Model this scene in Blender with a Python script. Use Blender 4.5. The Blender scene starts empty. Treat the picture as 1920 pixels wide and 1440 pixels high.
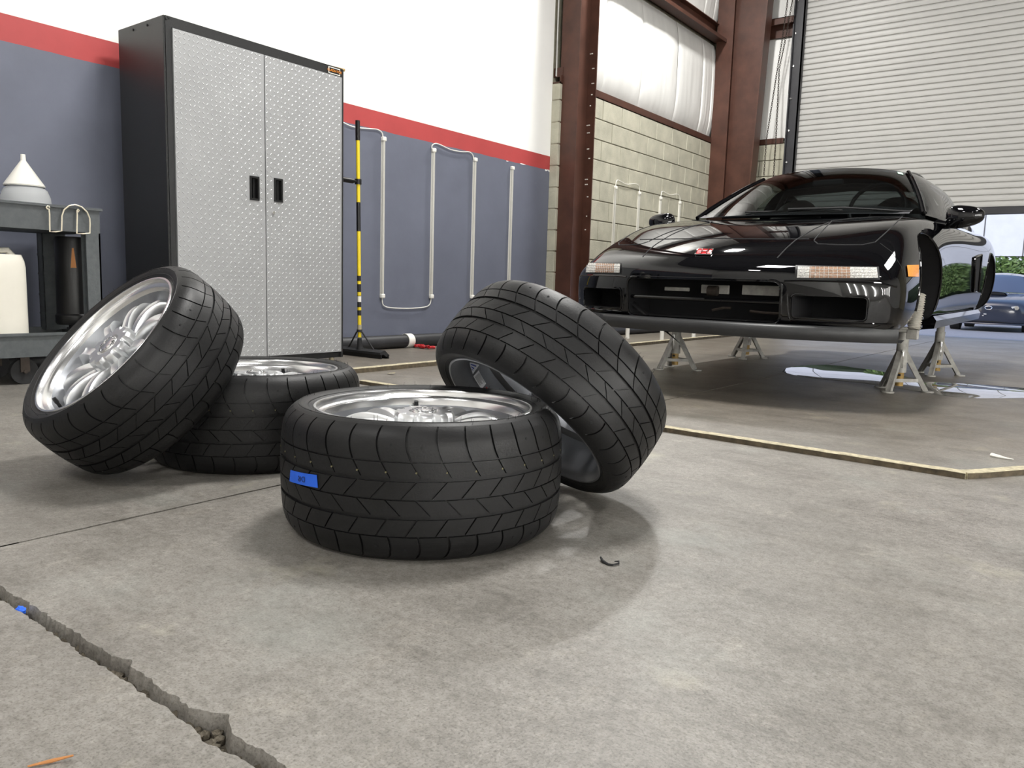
import bpy, bmesh, math, random
from math import sin, cos, pi, radians
from mathutils import Vector, Matrix, noise
from mathutils.bvhtree import BVHTree

random.seed(7)
scene = bpy.context.scene
COL = scene.collection

# ------------------------------------------------------------------ camera
CAM = Vector((0, 0, 0.55))
YAW, PIT, ROL, FPX = 0.647204, 0.126883, 0.030010, 1459.08
_f = Vector((-sin(YAW)*cos(PIT), cos(YAW)*cos(PIT), -sin(PIT)))
_r0 = Vector((cos(YAW), sin(YAW), 0)); _u0 = _r0.cross(_f)
_r = _r0*cos(ROL)+_u0*sin(ROL); _u = -_r0*sin(ROL)+_u0*cos(ROL)
cd = bpy.data.cameras.new('camera'); cam = bpy.data.objects.new('camera', cd); COL.objects.link(cam)
cd.sensor_fit = 'HORIZONTAL'; cd.sensor_width = 36; cd.lens = FPX/1920*36; cd.clip_start = .02; cd.clip_end = 300
cam.matrix_world = Matrix(((_r.x, _u.x, -_f.x, CAM.x), (_r.y, _u.y, -_f.y, CAM.y), (_r.z, _u.z, -_f.z, CAM.z), (0, 0, 0, 1)))
scene.camera = cam

def ray(x, y): return (_f*FPX+_r*(x-960)-_u*(y-720)).normalized()
def on(x, y, ax, val):
    """photo pixel -> point on the plane axis=val"""
    d = ray(x, y); return CAM+d*((val-CAM[ax])/d[ax])
def G(x, y, z=0.0): return on(x, y, 2, z)

# ------------------------------------------------------------------ world, lights, exposure
vs = scene.view_settings
vs.view_transform = 'Standard'; vs.look = 'None'; vs.gamma = 1; vs.exposure = 0.0; vs.use_curve_mapping = False
world = bpy.data.worlds.new('world'); scene.world = world; world.use_nodes = True
nt = world.node_tree; bg = nt.nodes['Background']
sky = nt.nodes.new('ShaderNodeTexSky'); sky.sky_type = 'NISHITA'; sky.sun_disc = False
sky.sun_elevation = radians(48); sky.sun_rotation = radians(200); sky.dust_density = 2.0; sky.air_density = 1.0
nt.links.new(sky.outputs[0], bg.inputs[0]); bg.inputs[1].default_value = 0.4

def area(name, loc, size, power, target=None, color=(1, .985, .955), sy=None):
    l = bpy.data.lights.new(name, 'AREA'); l.energy = power; l.color = color
    l.shape = 'RECTANGLE'; l.size = size; l.size_y = sy or size
    o = bpy.data.objects.new(name, l); COL.objects.link(o); o.location = loc
    d = (Vector(target) if target else Vector(loc)-Vector((0, 0, 1)))-Vector(loc)
    o.rotation_euler = d.to_track_quat('-Z', 'Y').to_euler()
    return o
# linear LED high bays hung under the roof
HB = [(-1.6, 3.35, 4.9, 265), (-3.7, 7.75, 5.3, 250), (2.6, 3.4, 5.4, 110), (1.2, 8.2, 5.6, 90), (-1.8, -2.8, 5.4, 150), (2.2, -2.8, 5.4, 80)]
for i, (x, y, z, p) in enumerate(HB):
    area('high_bay_light', (x, y, z), (.7, .25)[i == 1], p, sy=(1.5, .5)[i == 1])

# ------------------------------------------------------------------ helpers
def V(*a): return Vector(a)
def smooth_obj(me, ang=35):
    for p in me.polygons: p.use_smooth = True
    try: me.set_sharp_from_angle(angle=radians(ang))
    except Exception: pass

class MB:
    def __init__(s): s.v = []; s.f = []; s.m = []; s.cm = 0
    def add(s, vs, fs):
        b = len(s.v); s.v += [tuple(q) for q in vs]
        for f in fs: s.f.append([b+i for i in f]); s.m.append(s.cm)
        return s
    def box(s, c, d, R=None):
        x, y, z = d[0]/2, d[1]/2, d[2]/2; c = Vector(c)
        vs = [Vector(p) for p in ((-x,-y,-z),(x,-y,-z),(x,y,-z),(-x,y,-z),(-x,-y,z),(x,-y,z),(x,y,z),(-x,y,z))]
        if R is not None: vs = [R@q for q in vs]
        return s.add([c+q for q in vs], [(3,2,1,0),(4,5,6,7),(0,1,5,4),(1,2,6,5),(2,3,7,6),(3,0,4,7)])
    def box2(s, a, b):
        return s.box([(a[i]+b[i])/2 for i in range(3)], [abs(b[i]-a[i]) for i in range(3)])
    def cbox(s, a, b, c=.004):
        """box between corners with chamfered edges"""
        lo = [min(a[i], b[i]) for i in range(3)]; hi = [max(a[i], b[i]) for i in range(3)]
        c = min([c]+[(hi[i]-lo[i])*.45 for i in range(3)])
        bm = bmesh.new(); bmesh.ops.create_cube(bm, size=1)
        for q in bm.verts: q.co = Vector([(lo[i]+hi[i])/2+q.co[i]*(hi[i]-lo[i]) for i in range(3)])
        bmesh.ops.bevel(bm, geom=bm.edges[:], offset=c, segments=1, affect='EDGES')
        bm.verts.index_update()
        s.add([q.co for q in bm.verts], [[q.index for q in f.verts] for f in bm.faces]); bm.free(); return s
    def frame(s, p, q):
        p, q = Vector(p), Vector(q); d = (q-p).normalized()
        a = d.cross(Vector((0, 0, 1)));
        if a.length < 1e-4: a = d.cross(Vector((1, 0, 0)))
        a.normalize(); return p, q, d, a, d.cross(a)
    def cyl(s, p, q, r, r2=None, n=16, caps=True):
        p, q, d, a, b = s.frame(p, q); r2 = r if r2 is None else r2
        vs = []
        for c, rr in ((p, r), (q, r2)):
            for i in range(n): t = 2*pi*i/n; vs.append(c+(a*cos(t)+b*sin(t))*rr)
        fs = [(i, (i+1) % n, n+(i+1) % n, n+i) for i in range(n)]
        if caps: fs += [tuple(range(n))[::-1], tuple(range(n, 2*n))]
        return s.add(vs, fs)
    def tube(s, pts, r, n=8, closed=False):
        pts = [Vector(p) for p in pts]; N = len(pts); vs = []; a0 = None
        for i, p in enumerate(pts):
            d = (pts[(i+1) % N]-pts[i-1]) if closed else (pts[min(i+1, N-1)]-pts[max(i-1, 0)])
            d.normalize()
            if a0 is None:
                a0 = d.cross(Vector((0, 0, 1)))
                if a0.length < 1e-3: a0 = d.cross(Vector((1, 0, 0)))
            a = (a0-d*a0.dot(d)).normalized(); a0 = a; b = d.cross(a)
            rr = r[i] if isinstance(r, (list, tuple)) else r
            for k in range(n): t = 2*pi*k/n; vs.append(p+(a*cos(t)+b*sin(t))*rr)
        fs = []
        for i in range(N if closed else N-1):
            j = (i+1) % N
            for k in range(n): fs.append((i*n+k, i*n+(k+1) % n, j*n+(k+1) % n, j*n+k))
        if not closed: fs += [tuple(range(n))[::-1], tuple(range((N-1)*n, N*n))]
        return s.add(vs, fs)
    def bar(s, p, q, w, h, up=(0, 0, 1)):
        p, q = Vector(p), Vector(q); d = (q-p).normalized(); up = Vector(up)
        a = d.cross(up)
        if a.length < 1e-4: a = d.cross(Vector((0, 1, 0)))
        a.normalize(); b = a.cross(d).normalized()
        vs = [c+a*(i*w/2)+b*(j*h/2) for c in (p, q) for i, j in ((-1,-1),(1,-1),(1,1),(-1,1))]
        return s.add(vs, [(0,1,2,3)[::-1],(4,5,6,7),(0,1,5,4),(1,2,6,5),(2,3,7,6),(3,0,4,7)])
    def lathe(s, prof, n=48, c=(0, 0, 0), closed=False, caps=False, ax=None):
        c = Vector(c); vs = []; m = len(prof)
        for i in range(n):
            t = 2*pi*i/n
            for r, z in prof: vs.append((c.x+r*cos(t), c.y+r*sin(t), c.z+z))
        fs = []
        for i in range(n):
            j = (i+1) % n
            for k in range(m if closed else m-1):
                l = (k+1) % m; fs.append((i*m+k, j*m+k, j*m+l, i*m+l))
        if caps: fs += [tuple(i*m for i in range(n))[::-1], tuple(i*m+m-1 for i in range(n))]
        return s.add(vs, fs)
    def prism(s, poly, a, b, ax=2):
        """polygon (2-D) extruded along axis ax from a to b"""
        n = len(poly); o = [i for i in range(3) if i != ax]; vs = []
        for h in (a, b):
            for p in poly:
                q = [0, 0, 0]; q[o[0]] = p[0]; q[o[1]] = p[1]; q[ax] = h; vs.append(q)
        return s.add(vs, [tuple(range(n))[::-1], tuple(range(n, 2*n))]+[(i, (i+1) % n, n+(i+1) % n, n+i) for i in range(n)])
    def grid(s, fn, nu, nv, cu=False):
        vs = [fn(i/nu, j/nv) for i in range(nu if cu else nu+1) for j in range(nv+1)]
        fs = []; M = nv+1; NU = nu if cu else nu+1
        for i in range(nu):
            for j in range(nv):
                a, b = i*M+j, ((i+1) % NU)*M+j; fs.append((a, b, b+1, a+1))
        return s.add(vs, fs)
    def xf(s, M):
        s.v = [tuple(M@Vector(q)) for q in s.v]; return s
    def mesh(s, name, mats, smooth=True, ang=35, off=None, fix=True):
        me = bpy.data.meshes.new(name)
        vv = s.v if off is None else [tuple(Vector(q)-off) for q in s.v]
        me.from_pydata(vv, [], s.f)
        mats = mats if isinstance(mats, (list, tuple)) else [mats]
        for m in mats: me.materials.append(m)
        if len(mats) > 1: me.polygons.foreach_set('material_index', s.m)
        if fix:
            bm = bmesh.new(); bm.from_mesh(me); bmesh.ops.recalc_face_normals(bm, faces=bm.faces); bm.to_mesh(me); bm.free()
        me.update()
        if smooth: smooth_obj(me, ang)
        return me

OFF = {}
def tag(o, label=None, cat=None, group=None, kind=None):
    if label: o['label'] = label
    if cat: o['category'] = cat
    if group: o['group'] = group
    if kind: o['kind'] = kind
    return o
def thing(name, label, cat, loc=(0, 0, 0), group=None, local=False):
    """Empty at the base of a thing; its parts are given in world coordinates unless local"""
    o = bpy.data.objects.new(name, None); COL.objects.link(o); o.location = loc; o.empty_display_size = .05
    OFF[o] = Vector((0, 0, 0)) if local else Vector(loc)
    return tag(o, label, cat, group)
def part(parent, name, mb, mat, smooth=True, ang=35, label=None, kind=None, fix=True):
    off = OFF.get(parent, Vector((0, 0, 0)))
    me = mb if isinstance(mb, bpy.types.Mesh) else mb.mesh(name, mat, smooth, ang, off, fix)
    o = bpy.data.objects.new(name, me); COL.objects.link(o); o.parent = parent
    OFF[o] = off
    return tag(o, label, None, None, kind)
def solo(name, mb, mat, label=None, cat=None, group=None, kind=None, smooth=True, ang=35, base=True, fix=True):
    """a top-level thing that is one mesh; origin at the middle of its base"""
    xs = [q[0] for q in mb.v]; ys = [q[1] for q in mb.v]; zs = [q[2] for q in mb.v]
    off = Vector(((min(xs)+max(xs))/2, (min(ys)+max(ys))/2, min(zs))) if base else Vector((0, 0, 0))
    o = bpy.data.objects.new(name, mb.mesh(name, mat, smooth, ang, off, fix)); COL.objects.link(o); o.location = off
    OFF[o] = off
    return tag(o, label, cat, group, kind)
def copy_tree(o, parent=None):
    c = o.copy(); COL.objects.link(c); c.parent = parent
    for ch in o.children: copy_tree(ch, c)
    return c
def text_mb(txt, size, extrude=.0005, align='CENTER'):
    cu = bpy.data.curves.new('t', 'FONT'); cu.body = txt; cu.size = size; cu.extrude = extrude; cu.align_x = align; cu.align_y = 'CENTER'
    cu.resolution_u = 3
    o = bpy.data.objects.new('t', cu); COL.objects.link(o); dg = bpy.context.evaluated_depsgraph_get(); dg.update()
    me = o.evaluated_get(dg).to_mesh(); mb = MB(); mb.add([q.co.copy() for q in me.vertices], [list(p.vertices) for p in me.polygons])
    o.evaluated_get(dg).to_mesh_clear(); bpy.data.objects.remove(o); bpy.data.curves.remove(cu); return mb
def basis(o, x, y):
    x = Vector(x).normalized(); y = Vector(y); z = x.cross(y).normalized(); y = z.cross(x)
    return Matrix(((x.x, y.x, z.x, o[0]), (x.y, y.y, z.y, o[1]), (x.z, y.z, z.z, o[2]), (0, 0, 0, 1)))

# ------------------------------------------------------------------ materials
def srgb(r, g, b):
    f = lambda c: (c/255/12.92 if c <= 10.3 else ((c/255+.055)/1.055)**2.4)
    return (f(r), f(g), f(b), 1)
def mat(name, col, rough=.5, metal=0, noise_s=None, noise_a=.12, bump=0, bump_s=60, coat=0, spec=.5, trans=0, ior=1.45, alpha=1, emit=None, es=1, stretch=None, rough_var=0):
    m = bpy.data.materials.new(name); m.use_nodes = True; t = m.node_tree; b = t.nodes['Principled BSDF']
    b.inputs['Base Color'].default_value = col; b.inputs['Roughness'].default_value = rough; b.inputs['Metallic'].default_value = metal
    b.inputs['Specular IOR Level'].default_value = spec; b.inputs['Coat Weight'].default_value = coat; b.inputs['Coat Roughness'].default_value = .03
    b.inputs['Transmission Weight'].default_value = trans; b.inputs['IOR'].default_value = ior; b.inputs['Alpha'].default_value = alpha
    if emit: b.inputs['Emission Color'].default_value = emit; b.inputs['Emission Strength'].default_value = es
    tc = t.nodes.new('ShaderNodeNewGeometry'); vec = tc.outputs['Position']
    if stretch:
        mp = t.nodes.new('ShaderNodeMapping'); mp.inputs['Scale'].default_value = stretch; t.links.new(vec, mp.inputs[0]); vec = mp.outputs[0]
    if noise_s:
        n = t.nodes.new('ShaderNodeTexNoise'); n.inputs['Scale'].default_value = noise_s; n.inputs['Detail'].default_value = 6; n.inputs['Roughness'].default_value = .6
        t.links.new(vec, n.inputs['Vector'])
        r = t.nodes.new('ShaderNodeValToRGB'); r.color_ramp.elements[0].position = .3; r.color_ramp.elements[1].position = .7
        r.color_ramp.elements[0].color = [c*(1-noise_a) for c in col[:3]]+[1]; r.color_ramp.elements[1].color = [min(1, c*(1+noise_a)) for c in col[:3]]+[1]
        t.links.new(n.outputs[0], r.inputs[0]); t.links.new(r.outputs[0], b.inputs['Base Color'])
        if rough_var:
            mr = t.nodes.new('ShaderNodeMapRange'); mr.inputs[3].default_value = rough-rough_var; mr.inputs[4].default_value = rough+rough_var
            t.links.new(n.outputs[0], mr.inputs[0]); t.links.new(mr.outputs[0], b.inputs['Roughness'])
    if bump:
        n2 = t.nodes.new('ShaderNodeTexNoise'); n2.inputs['Scale'].default_value = bump_s; n2.inputs['Detail'].default_value = 5
        t.links.new(vec, n2.inputs['Vector']); bp = t.nodes.new('ShaderNodeBump'); bp.inputs['Strength'].default_value = bump; bp.inputs['Distance'].default_value = .01
        t.links.new(n2.outputs[0], bp.inputs['Height']); t.links.new(bp.outputs[0], b.inputs['Normal'])
    return m

def concrete(name, base, dark, light, rough, bay=False):
    m = bpy.data.materials.new(name); m.use_nodes = True; t = m.node_tree; b = t.nodes['Principled BSDF']; N = t.nodes.new; L = t.links.new
    geo = N('ShaderNodeNewGeometry')
    def nz(s, d=8, sc=(1, 1, 1), ro=.6):
        mp = N('ShaderNodeMapping'); mp.inputs['Scale'].default_value = sc; L(geo.outputs['Position'], mp.inputs[0])
        n = N('ShaderNodeTexNoise'); n.inputs['Scale'].default_value = s; n.inputs['Detail'].default_value = d; n.inputs['Roughness'].default_value = ro
        L(mp.outputs[0], n.inputs['Vector']); return n.outputs[0]
    def ramp(f, p0, c0, p1, c1):
        r = N('ShaderNodeValToRGB'); e = r.color_ramp.elements; e[0].position = p0; e[0].color = c0; e[1].position = p1; e[1].color = c1; L(f, r.inputs[0]); return r.outputs[0]
    def mix(a, c, f, bl='MIX'):
        x = N('ShaderNodeMix'); x.data_type = 'RGBA'; x.blend_type = bl
        if isinstance(f, (int, float)): x.inputs[0].default_value = f
        else: L(f, x.inputs[0])
        for s_, i in ((a, 6), (c, 7)):
            if isinstance(s_, tuple): x.inputs[i].default_value = s_
            else: L(s_, x.inputs[i])
        return x.outputs[2]
    c = ramp(nz(1.1, 9), .30, dark, .70, light)
    c = mix(c, base, .35)
    c = mix(c, (.56, .55, .53, 1), ramp(nz(5.5, 10, (1, 1.5, 1), .75), .44, (0, 0, 0, 1), .74, (.9, .9, .9, 1)), 'MULTIPLY')
    c = mix(c, (1.55, 1.53, 1.48, 1), ramp(nz(7.5, 10, (1.4, 1, 1), .78), .54, (0, 0, 0, 1), .78, (.8, .8, .8, 1)), 'MULTIPLY')
    c = mix(c, (.60, .59, .57, 1), ramp(nz(60, 8, (1, 1, 1), .8), .42, (0, 0, 0, 1), .66, (1, 1, 1, 1)), 'MULTIPLY')
    c = mix(c, (1.45, 1.44, 1.42, 1), ramp(nz(95, 8, (1, 1, 1), .8), .54, (0, 0, 0, 1), .72, (1, 1, 1, 1)), 'MULTIPLY')
    c = mix(c, (.50, .49, .47, 1), ramp(nz(260, 4), .50, (0, 0, 0, 1), .66, (.8, .8, .8, 1)), 'MULTIPLY')
    c = mix(c, (.70, .66, .48, 1), ramp(nz(3.7, 4), .62, (0, 0, 0, 1), .80, (.28, .28, .28, 1)))
    c = mix(c, (.42, .46, .43, 1), ramp(nz(2.3, 5, (1, 1, 5)), .55, (0, 0, 0, 1), .8, (.30, .30, .30, 1)))
    if bay:
        # the car bay inside the wood strips is stained browner than the rest of the floor
        sx = N('ShaderNodeSeparateXYZ'); L(geo.outputs['Position'], sx.inputs[0])
        ad = N('ShaderNodeMath'); ad.operation = 'MULTIPLY_ADD'; L(nz(1.3, 6), ad.inputs[0]); ad.inputs[1].default_value = 1.2; L(sx.outputs[1], ad.inputs[2])
        rp = N('ShaderNodeMapRange'); rp.inputs[1].default_value = 3.3; rp.inputs[2].default_value = 4.1; L(ad.outputs[0], rp.inputs[0])
        c = mix(c, (.70, .655, .60, 1), rp.outputs[0], 'MULTIPLY')
        c = mix(c, (.55, .53, .50, 1), ramp(nz(2.4, 8, (.35, 1.6, 1), .7), .55, (0, 0, 0, 1), .75, (.7, .7, .7, 1)), 'MULTIPLY')
    L(c, b.inputs['Base Color'])
    mr = N('ShaderNodeMapRange'); mr.inputs[3].default_value = rough-.13; mr.inputs[4].default_value = rough+.13; L(nz(2.1, 5), mr.inputs[0]); L(mr.outputs[0], b.inputs['Roughness'])
    bp = N('ShaderNodeBump'); bp.inputs['Strength'].default_value = .22; bp.inputs['Distance'].default_value = .004; L(nz(140, 5), bp.inputs['Height']); L(bp.outputs[0], b.inputs['Normal'])
    return m

M = {}
M['floor'] = concrete('concrete_floor', (.268, .252, .229, 1), (.188, .176, .158, 1), (.320, .303, .276, 1), .46, True)
M['crack'] = mat('crack_rubble', srgb(104, 97, 85), .95, noise_s=60, noise_a=.4, bump=.8, bump_s=120)
M['white_wall'] = mat('white_wall_paint', (.86, .855, .83, 1), .6, noise_s=1.5, noise_a=.03)
M['blue_wall'] = mat('blue_grey_wall_paint', srgb(99, 103, 117), .5, noise_s=3, noise_a=.07, bump=.05, bump_s=30)
M['red_wall'] = mat('red_wall_paint', srgb(170, 66, 66), .5, noise_s=5, noise_a=.06)
M['block'] = mat('concrete_block', srgb(176, 173, 156), .85, noise_s=5, noise_a=.16, bump=.35, bump_s=90)
M['mortar'] = mat('mortar', srgb(140, 135, 118), .9, noise_s=20, noise_a=.2)
M['steel_red'] = mat('red_oxide_steel', srgb(74, 46, 36), .45, noise_s=5, noise_a=.28, rough_var=.1)
M['insul'] = mat('white_vinyl_insulation', (.78, .775, .75, 1), .4, noise_s=2.5, noise_a=.10, bump=.25, bump_s=14, stretch=(1, 1, .15))
M['shutter'] = mat('white_steel_shutter', srgb(178, 177, 174), .42, noise_s=2, noise_a=.06, stretch=(.3, 1, 3))
M['dark_frame'] = mat('dark_steel_frame', srgb(44, 44, 48), .45, noise_s=10, noise_a=.2)
M['rubber'] = mat('tyre_rubber', (.0062, .0062, .0066, 1), .48, spec=.4, noise_s=9, noise_a=.30, bump=.06, bump_s=220, rough_var=.10)
M['silver'] = mat('silver_wheel_paint', (.74, .75, .76, 1), .30, metal=.9, noise_s=30, noise_a=.04)
M['polish'] = mat('polished_lip', (.82, .82, .82, 1), .24, metal=.95)
M['barrel'] = mat('grey_barrel', (.30, .31, .33, 1), .40, metal=.8, noise_s=8, noise_a=.08)
M['black_plastic'] = mat('black_plastic', (.006, .006, .0065, 1), .4)
M['matte_black'] = mat('matte_black', (.016, .016, .017, 1), .75)
M['grey_lip'] = mat('dark_grey_lip', (.022, .0225, .0235, 1), .42, noise_s=6, noise_a=.2)
M['paint'] = mat('black_car_paint', (.0025, .0025, .0032, 1), .2, coat=1, spec=0)
M['dot'] = mat('wear_dot', srgb(116, 110, 80), .7)
M['lug'] = mat('shaded_metal', (.12, .12, .125, 1), .45, metal=.8)
M['duct'] = mat('pale_duct', srgb(198, 195, 186), .5, noise_s=20, noise_a=.15)
M['void'] = mat('black_void', (.004, .004, .005, 1), .8)
M['glass'] = mat('tinted_glass', (.30, .34, .34, 1), 0.0, trans=1, ior=1.0, spec=.5)
M['lamp_clear'] = mat('clear_lens', (.52, .51, .48, 1), .15, noise_s=160, noise_a=.5, spec=.8, bump=.6, bump_s=180)
M['amber'] = mat('amber_lens', srgb(240, 150, 50), .15, noise_s=90, noise_a=.2)
M['lamp_brown'] = mat('amber_bulb_zone', srgb(150, 122, 102), .2, noise_s=140, noise_a=.4)
M['chrome'] = mat('chrome', (.8, .8, .8, 1), .08, metal=1)
M['emblem_red'] = mat('emblem_red', srgb(190, 20, 30), .25)
M['stand'] = mat('grey_stand_paint', srgb(158, 156, 150), .5, noise_s=22, noise_a=.25)
M['brass'] = mat('stained_post', srgb(160, 130, 70), .5, noise_s=16, noise_a=.4)
M['cab_black'] = mat('hammered_black_steel', (.017, .0175, .018, 1), .35, noise_s=160, noise_a=.25, bump=.15, bump_s=400)
M['cab_door'] = mat('tread_plate_steel', srgb(166, 167, 168), .42, metal=.35, noise_s=4, noise_a=.05)
M['wood'] = mat('weathered_wood', srgb(172, 163, 138), .8, noise_s=14, noise_a=.35, stretch=(3, 3, 8), bump=.4, bump_s=40)
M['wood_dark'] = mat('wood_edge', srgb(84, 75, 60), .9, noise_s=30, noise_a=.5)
M['yellow'] = mat('yellow_fibreglass', srgb(232, 205, 40), .4, noise_s=12, noise_a=.06)
M['white_plastic'] = mat('white_plastic', srgb(232, 230, 222), .35)
M['grey_strip'] = mat('led_diffuser', srgb(188, 186, 178), .35)
M['jug'] = mat('translucent_jug', srgb(240, 242, 242), .35, trans=.6, ior=1.1)
M['jerry'] = mat('milky_plastic', srgb(224, 220, 208), .45, noise_s=5, noise_a=.04)
M['cart'] = mat('grey_cart_plastic', srgb(78, 82, 84), .55, noise_s=30, noise_a=.16, bump=.1, bump_s=90)
M['cart_dark'] = mat('dark_cart_plastic', srgb(48, 50, 52), .6, noise_s=30, noise_a=.2)
M['wire'] = mat('pale_wire', srgb(214, 205, 184), .35, metal=.3)
M['pipe'] = mat('black_pipe', srgb(42, 42, 44), .5, noise_s=6, noise_a=.25)
M['tape'] = mat('blue_masking_tape', srgb(36, 96, 214), .6, noise_s=30, noise_a=.1)
M['ink'] = mat('ink', (.01, .02, .08, 1), .6)
M['sticker'] = mat('white_sticker', srgb(225, 226, 230), .4)
M['red_sticker'] = mat('red_sticker', srgb(205, 60, 50), .4)
M['blue_print'] = mat('blue_print', srgb(60, 80, 160), .4)
M['grey_print'] = mat('grey_print', srgb(95, 95, 95), .5)
M['orange'] = mat('badge_orange', srgb(226, 140, 40), .4)
M['water'] = mat('puddle_water', (.20, .19, .17, 1), .015, spec=.7, noise_s=5, noise_a=.1)
M['asphalt'] = mat('asphalt', srgb(132, 132, 136), .7, noise_s=30, noise_a=.2, bump=.3, bump_s=60)
M['stucco'] = mat('pale_stucco', srgb(205, 208, 216), .85, noise_s=2, noise_a=.05)
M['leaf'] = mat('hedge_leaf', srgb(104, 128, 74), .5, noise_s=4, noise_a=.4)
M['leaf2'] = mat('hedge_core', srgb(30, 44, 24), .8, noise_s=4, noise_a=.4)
M['blue_paint'] = mat('dark_blue_car_paint', srgb(36, 41, 54), .22, coat=.6)
M['blue_glass'] = mat('blue_windscreen', srgb(70, 78, 96), .08, spec=.8)
M['red_cord'] = mat('red_cord', srgb(170, 30, 34), .5, noise_s=40, noise_a=.4)
M['pvc'] = mat('white_pvc', srgb(236, 234, 226), .4)
M['twig'] = mat('dry_twig', srgb(176, 120, 70), .7)
M['roof'] = mat('dark_roof_lining', srgb(84, 84, 84), .6)
M['led'] = mat('lit_led', (1, 1, 1, 1), .5, emit=(1, .99, .96, 1), es=90)
M['dash'] = mat('dashboard_grey', (.05, .05, .055, 1), .6)
M['seat'] = mat('black_leather', (.012, .012, .013, 1), .5)
M['hub_dark'] = mat('rusty_hub', srgb(70, 62, 56), .6, metal=.5, noise_s=20, noise_a=.3)
def glass_mat(name, tint, ior=1.5):
    m = bpy.data.materials.new(name); m.use_nodes = True; t = m.node_tree
    for n in list(t.nodes): t.nodes.remove(n)
    o = t.nodes.new('ShaderNodeOutputMaterial'); mx = t.nodes.new('ShaderNodeMixShader'); fr = t.nodes.new('ShaderNodeFresnel'); fr.inputs[0].default_value = ior
    tr = t.nodes.new('ShaderNodeBsdfTransparent'); tr.inputs[0].default_value = tint
    gl = t.nodes.new('ShaderNodeBsdfGlossy'); gl.inputs[0].default_value = (1, 1, 1, 1); gl.inputs[1].default_value = 0.0
    t.links.new(fr.outputs[0], mx.inputs[0]); t.links.new(tr.outputs[0], mx.inputs[1]); t.links.new(gl.outputs[0], mx.inputs[2]); t.links.new(mx.outputs[0], o.inputs[0]); return m
M['glass'] = glass_mat('tinted_glass', (.34, .38, .38, 1), 1.75)

# ================================================================== the setting
WX = -4.71           # painted wall face
BX = -4.62           # block wall face
DY = 11.0            # shutter plane
WEND = 6.765         # where the painted wall ends
# ---- floor: three cast slabs parted by a broken joint (along X) and a sawn joint (along Y)
CRY, JX = .496, -1.712
fl = MB(); fl.box2((-4.9, -6, -.2), (7, DY+.3, -.028))
FLOOR = solo('floor', fl, M['crack'], kind='structure', base=False, smooth=False)
def jag(x, seed, amp):
    return amp*(.7*noise.noise(Vector((x*9, seed, 0)))+.9*noise.noise(Vector((x*31, seed, 3)))+.6*noise.noise(Vector((x*90, seed, 7))))
xs = [-4.9+i*.1 for i in range(26)]+[-2.3+i*.006 for i in range(400)]+[.1+i*.2 for i in range(36)]
def lower(x): return CRY-.012+jag(x, 1.3, .0062)-(.005*math.exp(-((x+.80)/.03)**2))
def upper(x): return CRY+.012+jag(x, 5.7, .0075)+(.016*math.exp(-((x+.83)/.020)**2)+.008*math.exp(-((x+1.06)/.014)**2))
def slab_strip(mb, pts_in, pts_out, z0=-.028):
    """flat slab between a jagged line and a straight one, with the broken face going down"""
    n = len(pts_in)
    vs = [(p[0], p[1], 0) for p in pts_out]+[(p[0], p[1], 0) for p in pts_in]+[(p[0], p[1]+p[2]*.006, z0) for p in pts_in]
    fs = []
    for i in range(n-1):
        fs.append((i, i+1, n+i+1, n+i)); fs.append((n+i, n+i+1, 2*n+i+1, 2*n+i))
    mb.add(vs, fs)
near = MB(); slab_strip(near, [(x, lower(x), 1) for x in xs], [(x, -6) for x in xs])
part(FLOOR, 'slab', near, M['floor'], ang=20)
g = .0035
for side in (0, 1):
    mbx = MB()
    xx = [x for x in xs if (x < JX-g-.004 if side == 0 else x > JX+g+.004)]
    xx = xx+[JX-g] if side == 0 else [JX+g]+xx
    slab_strip(mbx, [(x, upper(x), -1) for x in xx], [(x, .62) for x in xx])
    x0, x1 = xx[0], xx[-1]
    # edge along the sawn joint, slightly chipped
    ys = [.62+i*.03 for i in range(int((DY+.3-.62)/.03)+1)]+[DY+.3]
    e = [(JX+(-1 if side == 0 else 1)*(g+abs(jag(y*1.3, 9+side, .004))), y) for y in ys]
    far = [((x0 if side == 0 else x1), y) for y in ys]
    n = len(ys)
    mbx.add([(a, b, 0) for a, b in far]+[(a, b, 0) for a, b in e]+[(a, b, -.02) for a, b in e],
            [(i, i+1, n+i+1, n+i) for i in range(n-1)]+[(n+i, n+i+1, 2*n+i+1, 2*n+i) for i in range(n-1)])
    part(FLOOR, 'slab', mbx, M['floor'], ang=20)
rub = MB()
for i in range(260):
    x = random.uniform(-1.75, -.45); y = (lower(x)+upper(x))/2+random.uniform(-.011, .011); s_ = random.uniform(.003, .010)
    bmq = bmesh.new(); bmesh.ops.create_icosphere(bmq, subdivisions=1, radius=s_)
    bmq.verts.index_update()
    rub.add([(x+q.co.x*random.uniform(.7, 1.3), y+q.co.y*random.uniform(.7, 1.2), -.024+q.co.z*.9) for q in bmq.verts], [[q.index for q in f.verts] for f in bmq.faces]); bmq.free()
part(FLOOR, 'crack_rubble', rub, M['crack'], smooth=False, kind='stuff')

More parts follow.
